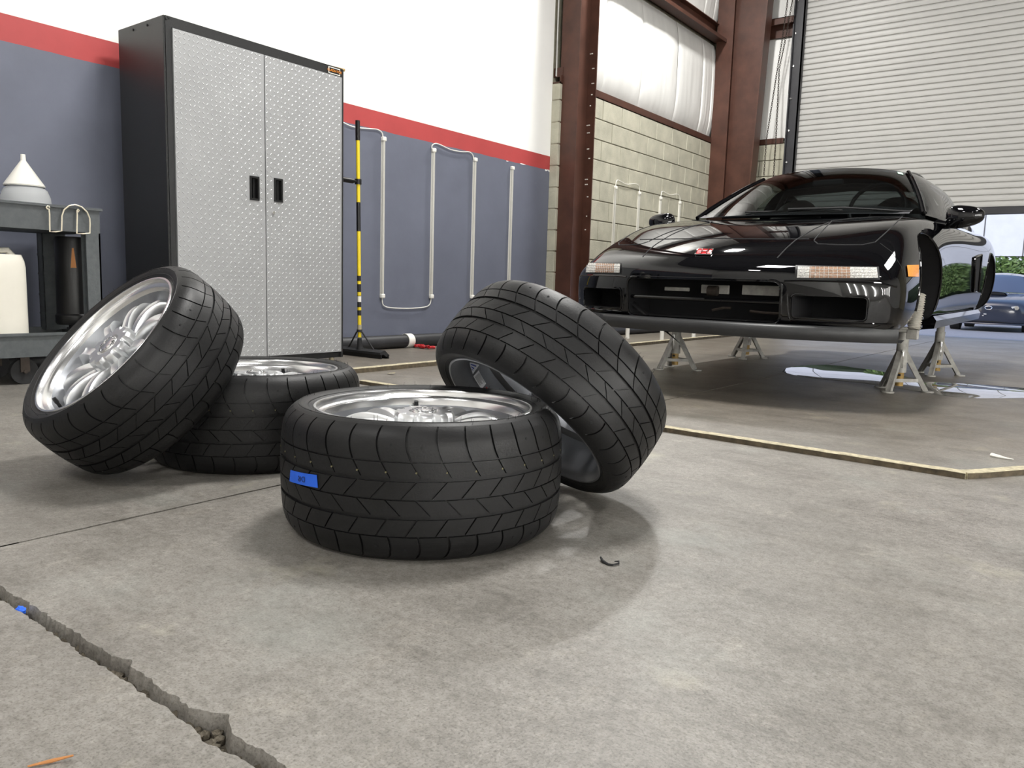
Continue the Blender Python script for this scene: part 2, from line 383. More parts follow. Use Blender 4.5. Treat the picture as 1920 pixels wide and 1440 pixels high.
# ---- painted wall on the left
wl = MB(); ysr = [-6, -2]+[0+i*.06 for i in range(113)]+[WEND]
def zr(y, k): return {0: 0, 1: 1.7285+.006*noise.noise(Vector((y*4, 2, 0)))+.004*noise.noise(Vector((y*21, 5, 0))), 2: 1.869, 3: 6.2}[k]
for k in range(3):
    wl.cm = k; n = len(ysr)
    wl.add([(WX, y, zr(y, k)) for y in ysr]+[(WX, y, zr(y, k+1)) for y in ysr], [(i, i+1, n+i+1, n+i) for i in range(n-1)])
wl.cm = 2; wl.add([(WX, WEND, 0), (WX-.12, WEND, 0), (WX-.12, WEND, 6.2), (WX, WEND, 6.2)], [(0, 1, 2, 3)])
solo('wall_left', wl, [M['blue_wall'], M['red_wall'], M['white_wall']], kind='structure', base=False, smooth=False, fix=False)
# chipped paint where the red band ends
chip = MB()
for yy, zz, w_, h_ in ((6.70, 1.722, .022, .010), (6.735, 1.728, .018, .006), (6.755, 1.722, .012, .012), (6.3, 1.728, .05, .005), (6.05, 1.722, .02, .004)):
    chip.add([(WX+.002, yy-w_, zz-h_*.3), (WX+.002, yy-w_*.2, zz-h_), (WX+.002, yy+w_, zz-h_*.2), (WX+.002, yy+w_*.6, zz+h_*.7), (WX+.002, yy-w_*.7, zz+h_)], [(0, 1, 2, 3, 4)])
solo('paint_chips', chip, M['white_wall'], 'bare chips along the lower edge of the red painted band', 'paint chips', base=False, smooth=False, kind='stuff')

# ---- block wall
bw = MB(); bw.box2((BX-.2, WEND, 0), (BX-.008, DY+.2, 2.585)); bw.box2((BX-.2, WEND, 2.585), (BX-.10, DY+.2, 6.2))
BW = solo('wall_masonry', bw, M['mortar'], kind='structure', base=False, smooth=False)
PH, PW, JT = .2165, .4285, .010
def rblock(name, sx, sy, sz):
    return MB().cbox((-sx/2, -sy/2, -sz/2), (sx/2, sy/2, sz/2), .004).mesh(name, M['block'], smooth=False)
FULL = rblock('block', .03, PW-JT, PH-JT)
zt = 2.585
rows = int(zt/PH)+1
def put_block(c, me, sc=(1, 1, 1), par=None):
    o = bpy.data.objects.new('block', me); COL.objects.link(o); o.parent = par or BW; o.location = c; o.scale = sc
for r_ in range(rows):
    z1 = zt-r_*PH; z0 = max(z1-PH, 0)
    if z1-z0 < .03: continue
    hs = (z1-z0-JT)/(PH-JT)
    y = 7.825-PW*5 if r_ % 2 == 1 else 7.825-PW*5.5
    while y < DY:
        a, b = max(y, 6.806), min(y+PW, DY-.01)
        if b-a > .05:
            put_block((BX-.007+random.uniform(-.0012, .0012), (a+b)/2, (z0+z1)/2), FULL, (1, (b-a-JT)/(PW-JT), hs))
        y += PW
# end faces of the block wall beside the painted wall
ENDB = rblock('block', .098, .042, PH-JT)
for r_ in range(rows):
    z1 = zt-r_*PH+.055; z0 = z1-PH
    if z0 < -.1: continue
    put_block((BX-.043, WEND+.017, (max(z0, 0)+min(z1, zt))/2), ENDB, (1, 1, (min(z1, zt)-max(z0, 0)-JT)/(PH-JT)))

# ---- far wall: masonry strip, insulation, shutter opening
XD0, XD1 = -3.60, 3.2
fw = MB(); fw.box2((-4.9, DY+.005, 0), (XD0-.12, DY+.2, 2.585)); fw.box2((-4.9, DY+.06, 2.585), (XD0-.02, DY+.2, 6.2))
fw.box2((XD1+.02, DY, 0), (7, DY+.2, 6.2)); fw.box2((-4.9, DY+.06, 5.6), (7, DY+.2, 6.2))
FW = solo('wall_far', fw, M['mortar'], kind='structure', base=False, smooth=False)
FULLX = rblock('block', PW-JT, .03, PH-JT)
for r_ in range(rows):
    z1 = zt-r_*PH; z0 = max(z1-PH, 0)
    if z1-z0 < .03: continue
    x = -4.72 if r_ % 2 == 0 else -4.72-PW/2
    while x < XD0-.12:
        a, b = max(x, -4.62), min(x+PW, XD0-.11)
        if b-a > .05:
            put_block(((a+b)/2, DY-.004, (z0+z1)/2), FULLX, ((b-a-JT)/(PW-JT), 1, (z1-z0-JT)/(PH-JT)), FW)
        x += PW
# other walls and the roof, seen only as reflections
o_ = MB(); o_.box2((6.0, -6, 0), (6.1, DY+.2, 6.2)); solo('wall_right', o_, M['white_wall'], kind='structure', base=False, smooth=False)
o_ = MB(); o_.box2((-4.9, -6.1, 0), (7, -6, 6.2)); solo('wall_back', o_, M['white_wall'], kind='structure', base=False, smooth=False)
o_ = MB(); o_.box2((-4.9, -6.1, 6.2), (7, DY+.2, 6.3))
for i in range(12): o_.box2((-4.7, -5.5+i*1.5, 6.0), (6, -5.42+i*1.5, 6.2))
solo('ceiling', o_, M['roof'], kind='structure', base=False, smooth=False)
o_ = MB()
for yy in (7.0, 10.6, .5, -4): o_.box2((-4.3, yy-.1, 5.55), (6, yy+.1, 5.98))
solo('trim_1', o_, M['steel_red'], kind='structure', base=False, smooth=False)

# ---- white insulation blankets above the blocks
def blanket(parent, fn, w, h, mat_, sag=.05):
    pass
INS = thing('insulation_lining', 'white vinyl insulation bulging above the concrete blocks', 'insulation', (BX-.03, 9, 2.66))
seams = [7.16, 7.65, 8.475, 9.40, 10.17, 10.46, 10.62]
for zlo, zhi in ((2.66, 3.90), (4.16, 5.97)):
    for a, b in zip(seams[:-1], seams[1:]):
        def f(u, v, a=a, b=b):
            bul = .075*(1-abs(2*v-1)**4)*(.72+.28*(1-abs(2*u-1)**9))
            w_ = .008*noise.noise(Vector((a*7+u*2, v*1.2, 1)))+.0025*noise.noise(Vector((a*3+u*9, v*2, 5)))
            return (BX-.06+bul*.9+w_, a+(b-a)*u, zlo+(zhi-zlo)*v)
        part(INS, 'insulation_panel', MB().grid(f, 30, 18), M['insul'], ang=60)
INS3 = thing('insulation_lining', 'thin white insulation edge behind the painted wall end', 'insulation', (BX-.05, WEND+.01, 2.66))
part(INS3, 'insulation_panel', MB().grid(lambda u, v: (BX-.06+.012*noise.noise(Vector((u*4, v*3, 0))), WEND+.003+.028*u, 2.66+3.3*v), 4, 20), M['insul'], ang=60)
INS2 = thing('insulation_lining', 'narrow white insulation strip between steel column and shutter track', 'insulation', (-4.1, DY, 2.66))
for zlo, zhi in ((2.66, 3.99), (4.22, 5.97)):
    def f(u, v):
        return (-4.6+(XD0-.02+4.6)*u, DY+.02-.03*(1-abs(2*v-1)**4)*(1-abs(2*u-1)**3)+.008*noise.noise(Vector((u*9, v*1.5, 2))), zlo+(zhi-zlo)*v)
    part(INS2, 'insulation_panel', MB().grid(f, 12, 16), M['insul'], ang=60)

# ---- red-oxide steelwork
def girt(name, mb, label):
    return solo(name, mb, M['steel_red'], label, 'steel beam', smooth=False, base=True)
q = MB(); q.box2((BX-.09, WEND+.0, 2.588), (BX+.012, DY-.0, 2.60)); q.box2((BX-.004, WEND, 2.588), (BX+.012, DY, 2.662))
girt('angle_iron', q, 'red oxide steel angle capping the concrete block wall')
q = MB(); q.box2((BX-.05, 7.16, 3.93), (BX+.15, 10.6, 3.945)); q.box2((BX+.138, 7.16, 3.90), (BX+.15, 10.6, 3.945)); q.box2((BX-.05, 7.16, 3.93), (BX-.038, 10.6, 4.16)); q.box2((BX-.05, 7.16, 4.15), (BX+.03, 10.6, 4.16))
girt('wall_girt', q, 'heavy red oxide girt running high across the white insulation')
q = MB(); q.box2((-4.6, DY-.012, 2.588), (XD0-.165, DY+.0, 2.662)); q.box2((-4.6, DY-.012, 2.588), (XD0-.165, DY+.004, 2.60))
girt('angle_iron', q, 'short red oxide angle between column and shutter track')
q = MB(); q.box2((-4.6, DY-.14, 4.13), (XD0-.1, DY-.128, 4.215)); q.box2((-4.6, DY-.02, 3.99), (XD0-.1, DY-.008, 4.215)); q.box2((-4.6, DY-.14, 4.205), (XD0-.1, DY, 4.215))
girt('wall_girt', q, 'short red oxide girt high beside the shutter track')
# column 1: I-section beside the painted wall
C1 = thing('steel_column', 'red oxide I-beam column at the end of the painted wall', 'column', (-4.51, 7.03, 0))
ya, yb, xa, xb, tf = 6.80, 7.15, -4.64, -4.425, .014
part(C1, 'flange', MB().box2((xa, ya, 0), (xb, ya+tf, 6.0)), M['steel_red'], smooth=False)
part(C1, 'flange', MB().box2((xa, yb-tf, 0), (xb, yb, 6.0)), M['steel_red'], smooth=False)
part(C1, 'web', MB().box2(((xa+xb)/2-.006, ya+tf, 0), ((xa+xb)/2+.006, yb-tf, 6.0)), M['steel_red'], smooth=False)
part(C1, 'base_plate', MB().box2((xa, ya-.03, 0), (xb+.03, yb+.03, .02)), M['steel_red'], smooth=False)
part(C1, 'bracket', MB().box2((xa+.02, yb, 2.80), (xa+.03, yb+.17, 2.86)).box2((xa+.02, yb, 2.85), (xa+.07, yb+.17, 2.86)), M['steel_red'], smooth=False)
part(C1, 'bracket', MB().box2((xa-.09, ya-.006, 2.655), (xa+.03, ya, 2.745)), M['steel_red'], smooth=False)
b_ = MB()
for i in range(14):
    z_ = 1.2+i*.13+random.uniform(-.05, .05); b_.cyl((xb-.05+random.uniform(-.04, .03), yb-tf-.001, z_), (xb-.05, yb-tf-.004, z_), .006, n=6)
part(C1, 'paint_specks', b_, M['white_plastic'], kind='stuff')
# column 2: tapered frame column beside the shutter
C2 = thing('steel_column', 'broad tapered red oxide frame column beside the roller shutter', 'column', (-4.3, 10.62, 0))
yw = 10.62
def taper(z): return -4.03+.034*(z-2.1)
w2 = MB(); w2.prism([(-4.60, 0), (taper(0), 0), (taper(6), 6.0), (-4.60, 6.0)], yw, yw+.012, 1)
part(C2, 'web', w2, M['steel_red'], smooth=False)
fl2 = MB(); fl2.prism([(taper(0), 0), (taper(0)+.016, 0), (taper(6)+.016, 6.0), (taper(6), 6.0)], yw-.10, yw+.11, 1)
part(C2, 'flange', fl2, M['steel_red'], smooth=False)
part(C2, 'flange', MB().box2((-4.615, yw-.10, 0), (-4.60, yw+.11, 6.0)), M['steel_red'], smooth=False)
part(C2, 'side_plate', MB().box2((-4.60, yw-.10, 0), (-4.385, yw-.088, 6.0)), M['steel_red'], smooth=False)

# ---- roller shutter
D1 = thing('door_1', None, None, (-.2, DY, 1.555)); D1['kind'] = 'structure'
ZB = 1.555+.085
zA, zB_ = on(1510.5, 9.4, 1, DY).z, on(1498.3, 158.3, 1, DY).z
PITCH = (zA-zB_)/14.0
prof = [(.010, 0), (.010, PITCH*.05), (-.004, PITCH*.10), (-.0065, PITCH*.20), (-.0070, PITCH*.5), (-.0065, PITCH*.80), (-.002, PITCH*.86), (.004, PITCH*.875), (.004, PITCH*.90), (.001, PITCH*.93), (.004, PITCH*.97), (.010, PITCH)]
SM = MB(); n = len(prof)
SM.add([(x, y, z) for x in (XD0, XD1) for y, z in prof], [(i, i+1, n+i+1, n+i) for i in range(n-1)])
SLAT = SM.mesh('slat', M['shutter'], ang=25)
off = OFF[D1]
k = 0
while ZB+k*PITCH < 5.7:
    o = bpy.data.objects.new('slat', SLAT); COL.objects.link(o); o.parent = D1; o.location = Vector((0, DY+.04, ZB+k*PITCH))-off; k += 1
part(D1, 'bottom_bar', MB().cbox((XD0, DY+.02, 1.555), (XD1, DY+.07, 1.645), .006), M['dark_frame'])
TR = thing('shutter_track', 'dark steel guide track at the left edge of the roller shutter', 'track', (XD0-.06, DY, 0))
part(TR, 'channel', MB().box2((XD0-.115, DY-.05, 0), (XD0+.02, DY-.04, 5.8)).box2((XD0-.0, DY-.05, 0), (XD0+.02, DY+.02, 5.8)).box2((XD0-.115, DY-.10, 0), (XD0-.10, DY+.0, 5.8)), M['dark_frame'], smooth=False)
for i in range(9):
    z_ = 1.9+i*.42; part(TR, 'bolt', MB().cyl((XD0-.085, DY-.05, z_), (XD0-.085, DY-.062, z_), .013, n=8), M['chrome'])
part(TR, 'edge_board', MB().box2((XD0-.16, DY-.03, 0), (XD0-.115, DY+.0, 2.58)), M['block'], smooth=False)
# hoist chain
CH = MB()
def chain(mb, pts, link=.034):
    L = 0; P = [Vector(p) for p in pts]; i = 0; flip = 0
    for a, b in zip(P[:-1], P[1:]):
        d = b-a; n_ = max(1, int(d.length/(link*.72)))
        for j in range(n_):
            c = a+d*((j+.5)/n_); t = d.normalized(); s_ = t.cross(Vector((0, 1, 0) if flip else (1, 0, 0))).normalized(); flip = 1-flip
            ring = [c+t*(link*.5*cos(2*pi*k/8))+s_*(link*.28*sin(2*pi*k/8)) for k in range(8)]
            mb.tube(ring, .0035, n=4, closed=True)
yc = DY-.24
chain(CH, [Vector((on(1477, 0, 1, yc).x+.03, 10.706, 5.62)), on(1477, 0, 1, yc), on(1467, 72, 1, yc), on(1456, 140, 1, yc), on(1437, 262, 1, yc), on(1432, 330, 1, yc)])
chain(CH, [Vector((on(1486, 0, 1, yc).x+.04, 10.706, 5.62)), on(1486, 0, 1, yc), on(1473, 72, 1, yc), on(1461, 130, 1, yc), on(1456, 240, 1, yc), on(1450, 335, 1, yc)])
solo('hoist_chain', CH, M['hub_dark'], 'thin hoist chain hanging beside the roller shutter', 'chain', ang=60)

# ---- outside
gr = MB(); gr.prism([(DY+.3, -.6), (80, -.6), (80, -.25), (19, -.25), (DY+1.7, -.012), (DY+.3, -.012)], -40, 50, 0); solo('ground', gr, M['asphalt'], kind='structure', base=False, smooth=False)
gr = MB(); gr.box2((-6, DY+.31, -.2), (12, DY+1.7, -.004)); solo('apron', gr, M['floor'], kind='structure', base=False, smooth=False)
bd = MB(); bd.box2((-45, 45, -.3), (50, 46, 15))
BLD = solo('building', bd, M['stucco'], 'pale stucco building beyond the hedge outside', 'building', smooth=False)
jb = MB()
for x in (-20, -13, -8.2, -5.2, -3.5, 2.5, 7.5): jb.box2((x, 44.985, 0), (x+.05, 45, 15))
for z in (2.6, 5.2, 7.8): jb.box2((-45, 44.985, z), (50, 45, z+.05))
part(BLD, 'panel_joints', jb, M['roof'], smooth=False)
HG = thing('hedge', 'trimmed green hedge in front of the pale building outside', 'hedge', (2, 36.9, -.25))
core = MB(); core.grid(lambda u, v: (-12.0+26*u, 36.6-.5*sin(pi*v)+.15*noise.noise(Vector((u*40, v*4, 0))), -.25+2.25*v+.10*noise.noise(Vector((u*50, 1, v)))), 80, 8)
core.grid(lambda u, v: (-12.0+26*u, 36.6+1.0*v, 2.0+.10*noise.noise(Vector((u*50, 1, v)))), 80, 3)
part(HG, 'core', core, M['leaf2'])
lv = MB(); rnd = random.Random(3)
for i in range(7000):
    x = rnd.uniform(-8, 4); z = rnd.uniform(.0, 2.2); y = 36.1-.18*sin(z)+rnd.uniform(-.12, .25) if z < 2.0 else rnd.uniform(36.1, 37.4)
    a = rnd.uniform(0, 6.3); b = rnd.uniform(-.9, .9); s_ = rnd.uniform(.09, .18)
    t = Vector((cos(a)*cos(b), sin(a)*cos(b), sin(b))); w_ = t.cross(Vector((rnd.uniform(-1, 1), rnd.uniform(-1, 1), rnd.uniform(-1, 1)))).normalized()
    p = Vector((x, y, z)); lv.add([p-t*s_, p+w_*s_*.5, p+t*s_, p-w_*s_*.5], [(0, 1, 2, 3)])
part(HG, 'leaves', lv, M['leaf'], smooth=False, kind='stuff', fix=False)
# ================================================================== wheels
def tire_profile(R, w, rb):
    """outer surface of the tyre as (r, z) from the face-side bead round the tread to the back bead"""
    h = w/2
    half = [(rb-.002, h-.016), (rb+.006, h-.009), (rb+.018, h-.003), (rb+.030, h), (R-.034, h-.003), (R-.024, h-.010), (R-.015, h-.020), (R-.008, h-.034), (R-.004, h-.052), (R-.0015, h-.080), (R, h*.15)]
    return half+[(r, -z) for r, z in half[::-1]]
def cr(P, t):
    """catmull-rom through P at t in [0,1] by arc length"""
    n = len(P)-1
    L = [0]
    for a, b in zip(P[:-1], P[1:]): L.append(L[-1]+math.hypot(b[0]-a[0], b[1]-a[1]))
    d = t*L[-1]; i = 0
    while i < n-1 and L[i+1] < d: i += 1
    u = (d-L[i])/(L[i+1]-L[i]); p0, p1, p2, p3 = P[max(i-1, 0)], P[i], P[i+1], P[min(i+2, n)]
    return tuple(.5*(2*p1[k]+(p2[k]-p0[k])*u+(2*p0[k]-5*p1[k]+4*p2[k]-p3[k])*u*u+(3*p1[k]-p0[k]-3*p2[k]+p3[k])*u**3) for k in (0, 1))
def make_tire(R, w, rb, NB):
    P = tire_profile(R, w, rb); S = [cr(P, i/240) for i in range(241)]
    # tread zone: between the two points where the shoulder starts
    lo = next(i for i, q in enumerate(S) if q[0] > R-.030); hi = 240-lo
    T = S[lo:hi+1]; nT = len(T)-1
    def tp(v, d=0):
        x = min(max(v, 0), 1)*nT; i = min(int(x), nT-1); u = x-i
        a, b = T[i], T[i+1]; r, z = a[0]+(b[0]-a[0])*u, a[1]+(b[1]-a[1])*u
        tx, tz = b[0]-a[0], b[1]-a[1]; l = math.hypot(tx, tz); nx, nz = -tz/l, tx/l
        if nx*1+nz*0 < 0 and abs(nx) > .3: nx, nz = -nx, -nz
        if abs(nx) <= .3 and nz*(1 if z > 0 else -1) < 0: nx, nz = -nx, -nz
        return r-nx*d, z-nz*d
    D = .0050
    mb = MB()
    # side walls
    for seg, flip in ((S[:lo+1], 0), (S[hi:], 1)):
        seg = seg[::4]+([seg[-1]] if (len(seg)-1) % 4 else [])
        # shallow moulded rings on the side wall
        mb.lathe(seg, n=120)
    # groove floor
    gf = [tp(i/48, D if 0 < i < 48 else 0) for i in range(49)]
    mb.lathe(gf, n=160)
    # blocks: rows of (v0, v1, slant, bow, gap, v-steps)
    W_ = sum(math.hypot(T[i+1][0]-T[i][0], T[i+1][1]-T[i][1]) for i in range(nT))
    mg, tg = .0040/W_, .0015/W_
    e = [0, .262, .385, .522, .648, .785, 1.0]
    rows = [(e[0], e[1]-tg, .10, .25, .0044, 8), (e[1]+tg, e[2]-mg, .30, 0, .0032, 2), (e[2]+mg, e[3]-tg, -.50, 0, .0036, 2),
            (e[3]+tg, e[4]-mg, .50, 0, .0034, 2), (e[4]+mg, e[5]-tg, -.38, 0, .0036, 2), (e[5]+tg, e[6], -.12, -.25, .0044, 8)]
    da = 2*pi/NB
    for ri, (v0, v1, sl, bow, gap, nv) in enumerate(rows):
        g = gap/R/2; ph = (.0, .35, .1, .60, .2, .5)[ri]*da
        for k in range(NB):
            nu = 4; top = []; bot = []
            for j in range(nv+1):
                t = j/nv; v = v0+(v1-v0)*t
                if ri == 0 and j == 0: v = 0
                sh = sl*da*(t-.5)+bow*da*(t-.5)**2*2
                a0 = k*da+ph+sh+g; a1 = (k+1)*da+ph+sh-g
                r, z = tp(v); rd, zd = tp(v, D*1.15)
                top.append([(r*cos(a), r*sin(a), z) for a in [a0+(a1-a0)*i/nu for i in range(nu+1)]])
                bot.append([(rd*cos(a), rd*sin(a), zd) for a in (a0, a1)])
            vs = [p for row in top for p in row]; Mw = nu+1; fs = []
            for j in range(nv):
                for i in range(nu): fs.append((j*Mw+i, j*Mw+i+1, (j+1)*Mw+i+1, (j+1)*Mw+i))
            b0 = len(vs); vs += [p for row in bot for p in row]
            for j in range(nv):
                fs.append((j*Mw, (j+1)*Mw, b0+2*(j+1), b0+2*j)); fs.append(((j+1)*Mw+nu, j*Mw+nu, b0+2*j+1, b0+2*(j+1)+1))
            if ri != 0: fs.append(tuple(range(nu+1))[::-1]+(b0, b0+1)[:1]+(b0+1,) if False else tuple(list(range(nu, -1, -1))+[b0, b0+1]))
            if ri != 5: fs.append(tuple([nv*Mw+i for i in range(nu+1)]+[b0+2*nv+1, b0+2*nv]))
            mb.add(vs, fs)
    me = mb.mesh('tire', M['rubber'], ang=32)
    # wear-depth pits and dots on the shoulder blocks
    pits = MB()
    for side in (0, 1):
        for k in range(NB):
            if k % 5 in (0, 1):
                a = (k+(.5 if side == 0 else .0))*da; v = .145 if side == 0 else .86
                v += .02*(k % 5)
                r, z = tp(v, -.0004); c = Vector((r*cos(a), r*sin(a), z)); nrm = Vector((cos(a), sin(a), .25*(1 if side == 0 else -1))).normalized()
                pits.cyl(c-nrm*.003, c+nrm*.0002, .0028, n=8)
    dots = MB()
    for k in range(NB):
        a = (k+.35)*da; r, z = tp(.335, -.0002); c = Vector((r*cos(a), r*sin(a), z)); nrm = Vector((cos(a), sin(a), 0))
        dots.cyl(c-nrm*.004, c+nrm*.0003, .0019, n=6)
    dm = dots.mesh('wear_dots', M['dot'])
    pm = pits.mesh('wear_pits', M['void'])
    hair = MB(); rn = random.Random(5)
    for k in range(46):
        a = rn.uniform(0, 2*pi); r = rn.uniform(rb+.016, R-.032); z = w/2-.002
        hair.cyl((r*cos(a), r*sin(a), z-.003), (r*cos(a)+rn.uniform(-.002, .002), r*sin(a)+rn.uniform(-.002, .002), z+rn.uniform(.004, .011)), .0006, .0003, n=4)
    hm = hair.mesh('rubber_whiskers', M['rubber'])
    # raised rings of the side wall
    ring = MB()
    for r in (rb+.012, R-.040):
        for sgn in (1, -1):
            z = sgn*(w/2-.0010 if r > rb+.02 else w/2-.0066)
            ring.tube([(r*cos(2*pi*i/96), r*sin(2*pi*i/96), z) for i in range(96)], .0016, n=6, closed=True)
    rm = ring.mesh('sidewall_ring', M['rubber'])
    return me, pm, hm, rm, tp, dm

def make_rim(w, rb, dish):
    zf = w/2-.010; zb = -w/2+.010
    prof = [(rb+.003, zf-.012), (rb+.003, zf-.002), (rb, zf+.002), (rb-.005, zf+.002), (rb-.008, zf-.003), (rb-.009, zf-.012), (rb-.017, zf-.015), (rb-.020, zf-.020),
            (rb-.024, zf-dish*.55), (rb-.030, zf-dish), (rb-.045, zf-dish-.03), (rb-.045, zf-dish-.06), (rb-.026, -.01), (rb-.020, zb+.03), (rb-.013, zb+.012), (rb-.008, zb+.006), (rb-.004, zb-.001), (rb+.001, zb-.001), (rb+.003, zb+.004), (rb+.003, zb+.012),
            (rb-.006, zb+.02), (rb-.012, zb+.05), (rb-.020, 0), (rb-.030, zf-dish-.06), (rb-.020, zf-dish), (rb-.010, zf-.03)]
    lip = MB(); lip.lathe(prof[:9], n=128)
    bar = MB(); bar.lathe(prof[8:]+[prof[0]], n=128)
    return lip.mesh('lip', M['polish'], ang=50), bar.mesh('barrel', M['barrel'], ang=40), zf

def make_spoke(w, rb, dish):
    zf = w/2-.010
    # path r, z(top), half width, height
    P = [(.045, zf-.052, .0165, .030), (.066, zf-.040, .0155, .040), (.090, zf-.030, .0140, .043), (.120, zf-.0235, .0130, .045), (.150, zf-.0235, .0130, .045),
         (.178, zf-.032, .0140, .043), (rb-.046, zf-.046, .0170, .040), (rb-.035, zf-.060, .0225, .036), (rb-.026, zf-.074, .0285, .032)]
    mb = MB(); rings = []
    Q = [cr([p[:2] for p in P], i/22) for i in range(23)]
    def pr(i, k):
        x = i/22*(len(P)-1); j = min(int(x), len(P)-2); u = x-j; return P[j][k]+(P[j+1][k]-P[j][k])*u
    n = 10; vs = []
    for i, (r, z) in enumerate(Q):
        hw, hh = pr(i, 2), pr(i, 3)
        sec = [(-hw, -hh), (-hw*1.2, -hh*.6), (-hw*1.08, -.007), (-hw*.92, -.0004), (-hw*.45, -.0022), (hw*.45, -.0022), (hw*.92, -.0004), (hw*1.08, -.007), (hw*1.2, -hh*.6), (hw, -hh)]
        bend = .010*sin(pi*min(1, r/rb))
        for y, dz in sec: vs.append((r, y+bend, z+dz))
    fs = []
    for i in range(22):
        for k in range(n): fs.append((i*n+k, i*n+(k+1) % n, (i+1)*n+(k+1) % n, (i+1)*n+k))
    fs += [tuple(range(n))[::-1], tuple(range(22*n, 23*n))]
    mb.add(vs, fs); return mb.mesh('spoke', M['silver'], ang=28)
def make_hub(w, dish):
    zf = w/2-.010; zt_ = zf-.013; zb = zf-.105
    N = 150; mb = MB()
    def rad(t):
        c = cos(10*t); return .070-.013*max(0, c)**.7
    ringz = [(1.0, zb), (1.0, zt_-.014), (.97, zt_-.004), (.92, zt_), (.60, zt_), (.52, zt_-.006), (0.02, zt_-.006)]
    vs = [(rad(2*pi*i/N)*k*cos(2*pi*i/N) if k > .7 else .060*k*cos(2*pi*i/N), rad(2*pi*i/N)*k*sin(2*pi*i/N) if k > .7 else .060*k*sin(2*pi*i/N), z) for k, z in ringz for i in range(N)]
    fs = [(a*N+i, a*N+(i+1) % N, (a+1)*N+(i+1) % N, (a+1)*N+i) for a in range(len(ringz)-1) for i in range(N)]
    fs.append(tuple(range((len(ringz)-1)*N, len(ringz)*N))); fs.append(tuple(range(N))[::-1])
    mb.add(vs, fs)
    # base web joining hub and spokes
    mb.lathe([(.030, zb), (.092, zb+.012), (.098, zb+.026), (.085, zf-.066), (.055, zf-.060)], n=60)
    hub = mb.mesh('hub', M['silver'], ang=40)
    cap = MB(); cap.lathe([(.0, zt_+.004), (.022, zt_+.004), (.0275, zt_+.002), (.030, zt_-.002), (.030, zt_-.008)], n=40)
    cm = cap.mesh('center_cap', M['polish'], ang=40)
    ins = MB()
    for k in range(12):
        a = 2*pi*k/12
        ins.box((.0235*cos(a), .0235*sin(a), zt_+.0042), (.005, .0035, .002), Matrix.Rotation(a, 3, 'Z'))
    ins.tube([(.0275*cos(2*pi*i/40), .0275*sin(2*pi*i/40), zt_+.003) for i in range(40)], .0012, n=6, closed=True)
    im = ins.mesh('cap_relief', M['chrome'])
    bore = MB().lathe([(.0135, -.058), (.0135, -.050), (.0105, -.049), (.0105, -.058)], n=18, c=(.062, 0, zt_)); bmsh = bore.mesh('lug_hole', M['lug'])
    return hub, cm, im, bmsh, zt_

def wheel_kind(R, w, rb, dish, NB):
    return dict(R=R, w=w, rb=rb, dish=dish, tire=make_tire(R, w, rb, NB), rim=make_rim(w, rb, dish), spoke=make_spoke(w, rb, dish), hub=make_hub(w, dish))
REAR = wheel_kind(.3195, .279, .2478, .062, 34)
FRONT = wheel_kind(.3030, .244, .2350, .052, 32)
def lpart(parent, name, me, loc=None, rz=0, **k):
    o = bpy.data.objects.new(name, me); COL.objects.link(o); o.parent = parent
    if loc: o.location = loc
    o.rotation_euler = (0, 0, rz); OFF[o] = Vector((0, 0, 0)); return tag(o, **k)
def place_wheel(kind, c, axis, spin, label):
    K = kind; t = thing('wheel', label, 'wheel', c, 'four loose wheels stacked on the workshop floor', local=True)
    z = Vector(axis).normalized(); q = Vector((0, 0, 1)).rotation_difference(z)
    t.rotation_mode = 'QUATERNION'; t.rotation_quaternion = q@Matrix.Rotation(spin, 3, 'Z').to_quaternion()
    me, pm, hm, rm, tp, dm = K['tire']
    ti = lpart(t, 'tire', me, label='black rubber tyre with blocky grooved tread')
    lpart(ti, 'wear_pits', pm, kind='stuff'); lpart(ti, 'rubber_whiskers', hm, kind='stuff'); lpart(ti, 'sidewall_ring', rm)
    if K is REAR: lpart(ti, 'wear_dots', dm, kind='stuff')
    lip, bar, zf = K['rim']
    ba = lpart(t, 'rim_barrel', bar, label='grey rim barrel'); lpart(ba, 'rim_lip', lip, label='polished rim lip')
    for k in range(10): lpart(t, 'spoke', K['spoke'], rz=2*pi*(k+.5)/10)
    hub, cm, im, bo, zt_ = K['hub']
    h = lpart(t, 'hub', hub)
    for k in range(5): lpart(h, 'lug_hole', bo, rz=2*pi*k/5)
    c_ = lpart(t, 'center_cap', cm); lpart(c_, 'cap_relief', im)
    va = MB(); r0 = K['rb']-.030
    va.cyl((r0, 0, zf-K['dish']-.004), (r0-.010, 0, zf-K['dish']+.030), .0045, n=10).cyl((r0-.009, 0, zf-K['dish']+.026), (r0-.013, 0, zf-K['dish']+.040), .0062, .0055, n=10)
    lpart(t, 'valve_stem', va.mesh('valve_stem', M['black_plastic']), rz=.95)
    return t
def axis_of(az, el): return (cos(el)*cos(az), cos(el)*sin(az), sin(el))
W1 = place_wheel(REAR, (-1.227, 1.292, .1396), (0, 0, 1), radians(85), 'wide silver wheel lying flat with a strip of blue tape on its tread')
W3 = place_wheel(REAR, (-2.085, 1.436, .1396), (0, 0, 1), radians(66), 'wide silver wheel lying flat under the tilted spoked wheel')
a4 = axis_of(-1.6688, .7313)
W4 = place_wheel(FRONT, (-2.138, 1.088, .2905), a4, radians(200), 'silver spoked wheel tilted face up against a flat wheel')
a2 = axis_of(-1.877, -.7854)
W2 = place_wheel(FRONT, (-1.122, 1.640, .2845), tuple(-q for q in a2), radians(40), 'wheel leaning back side out showing stickers inside its barrel')

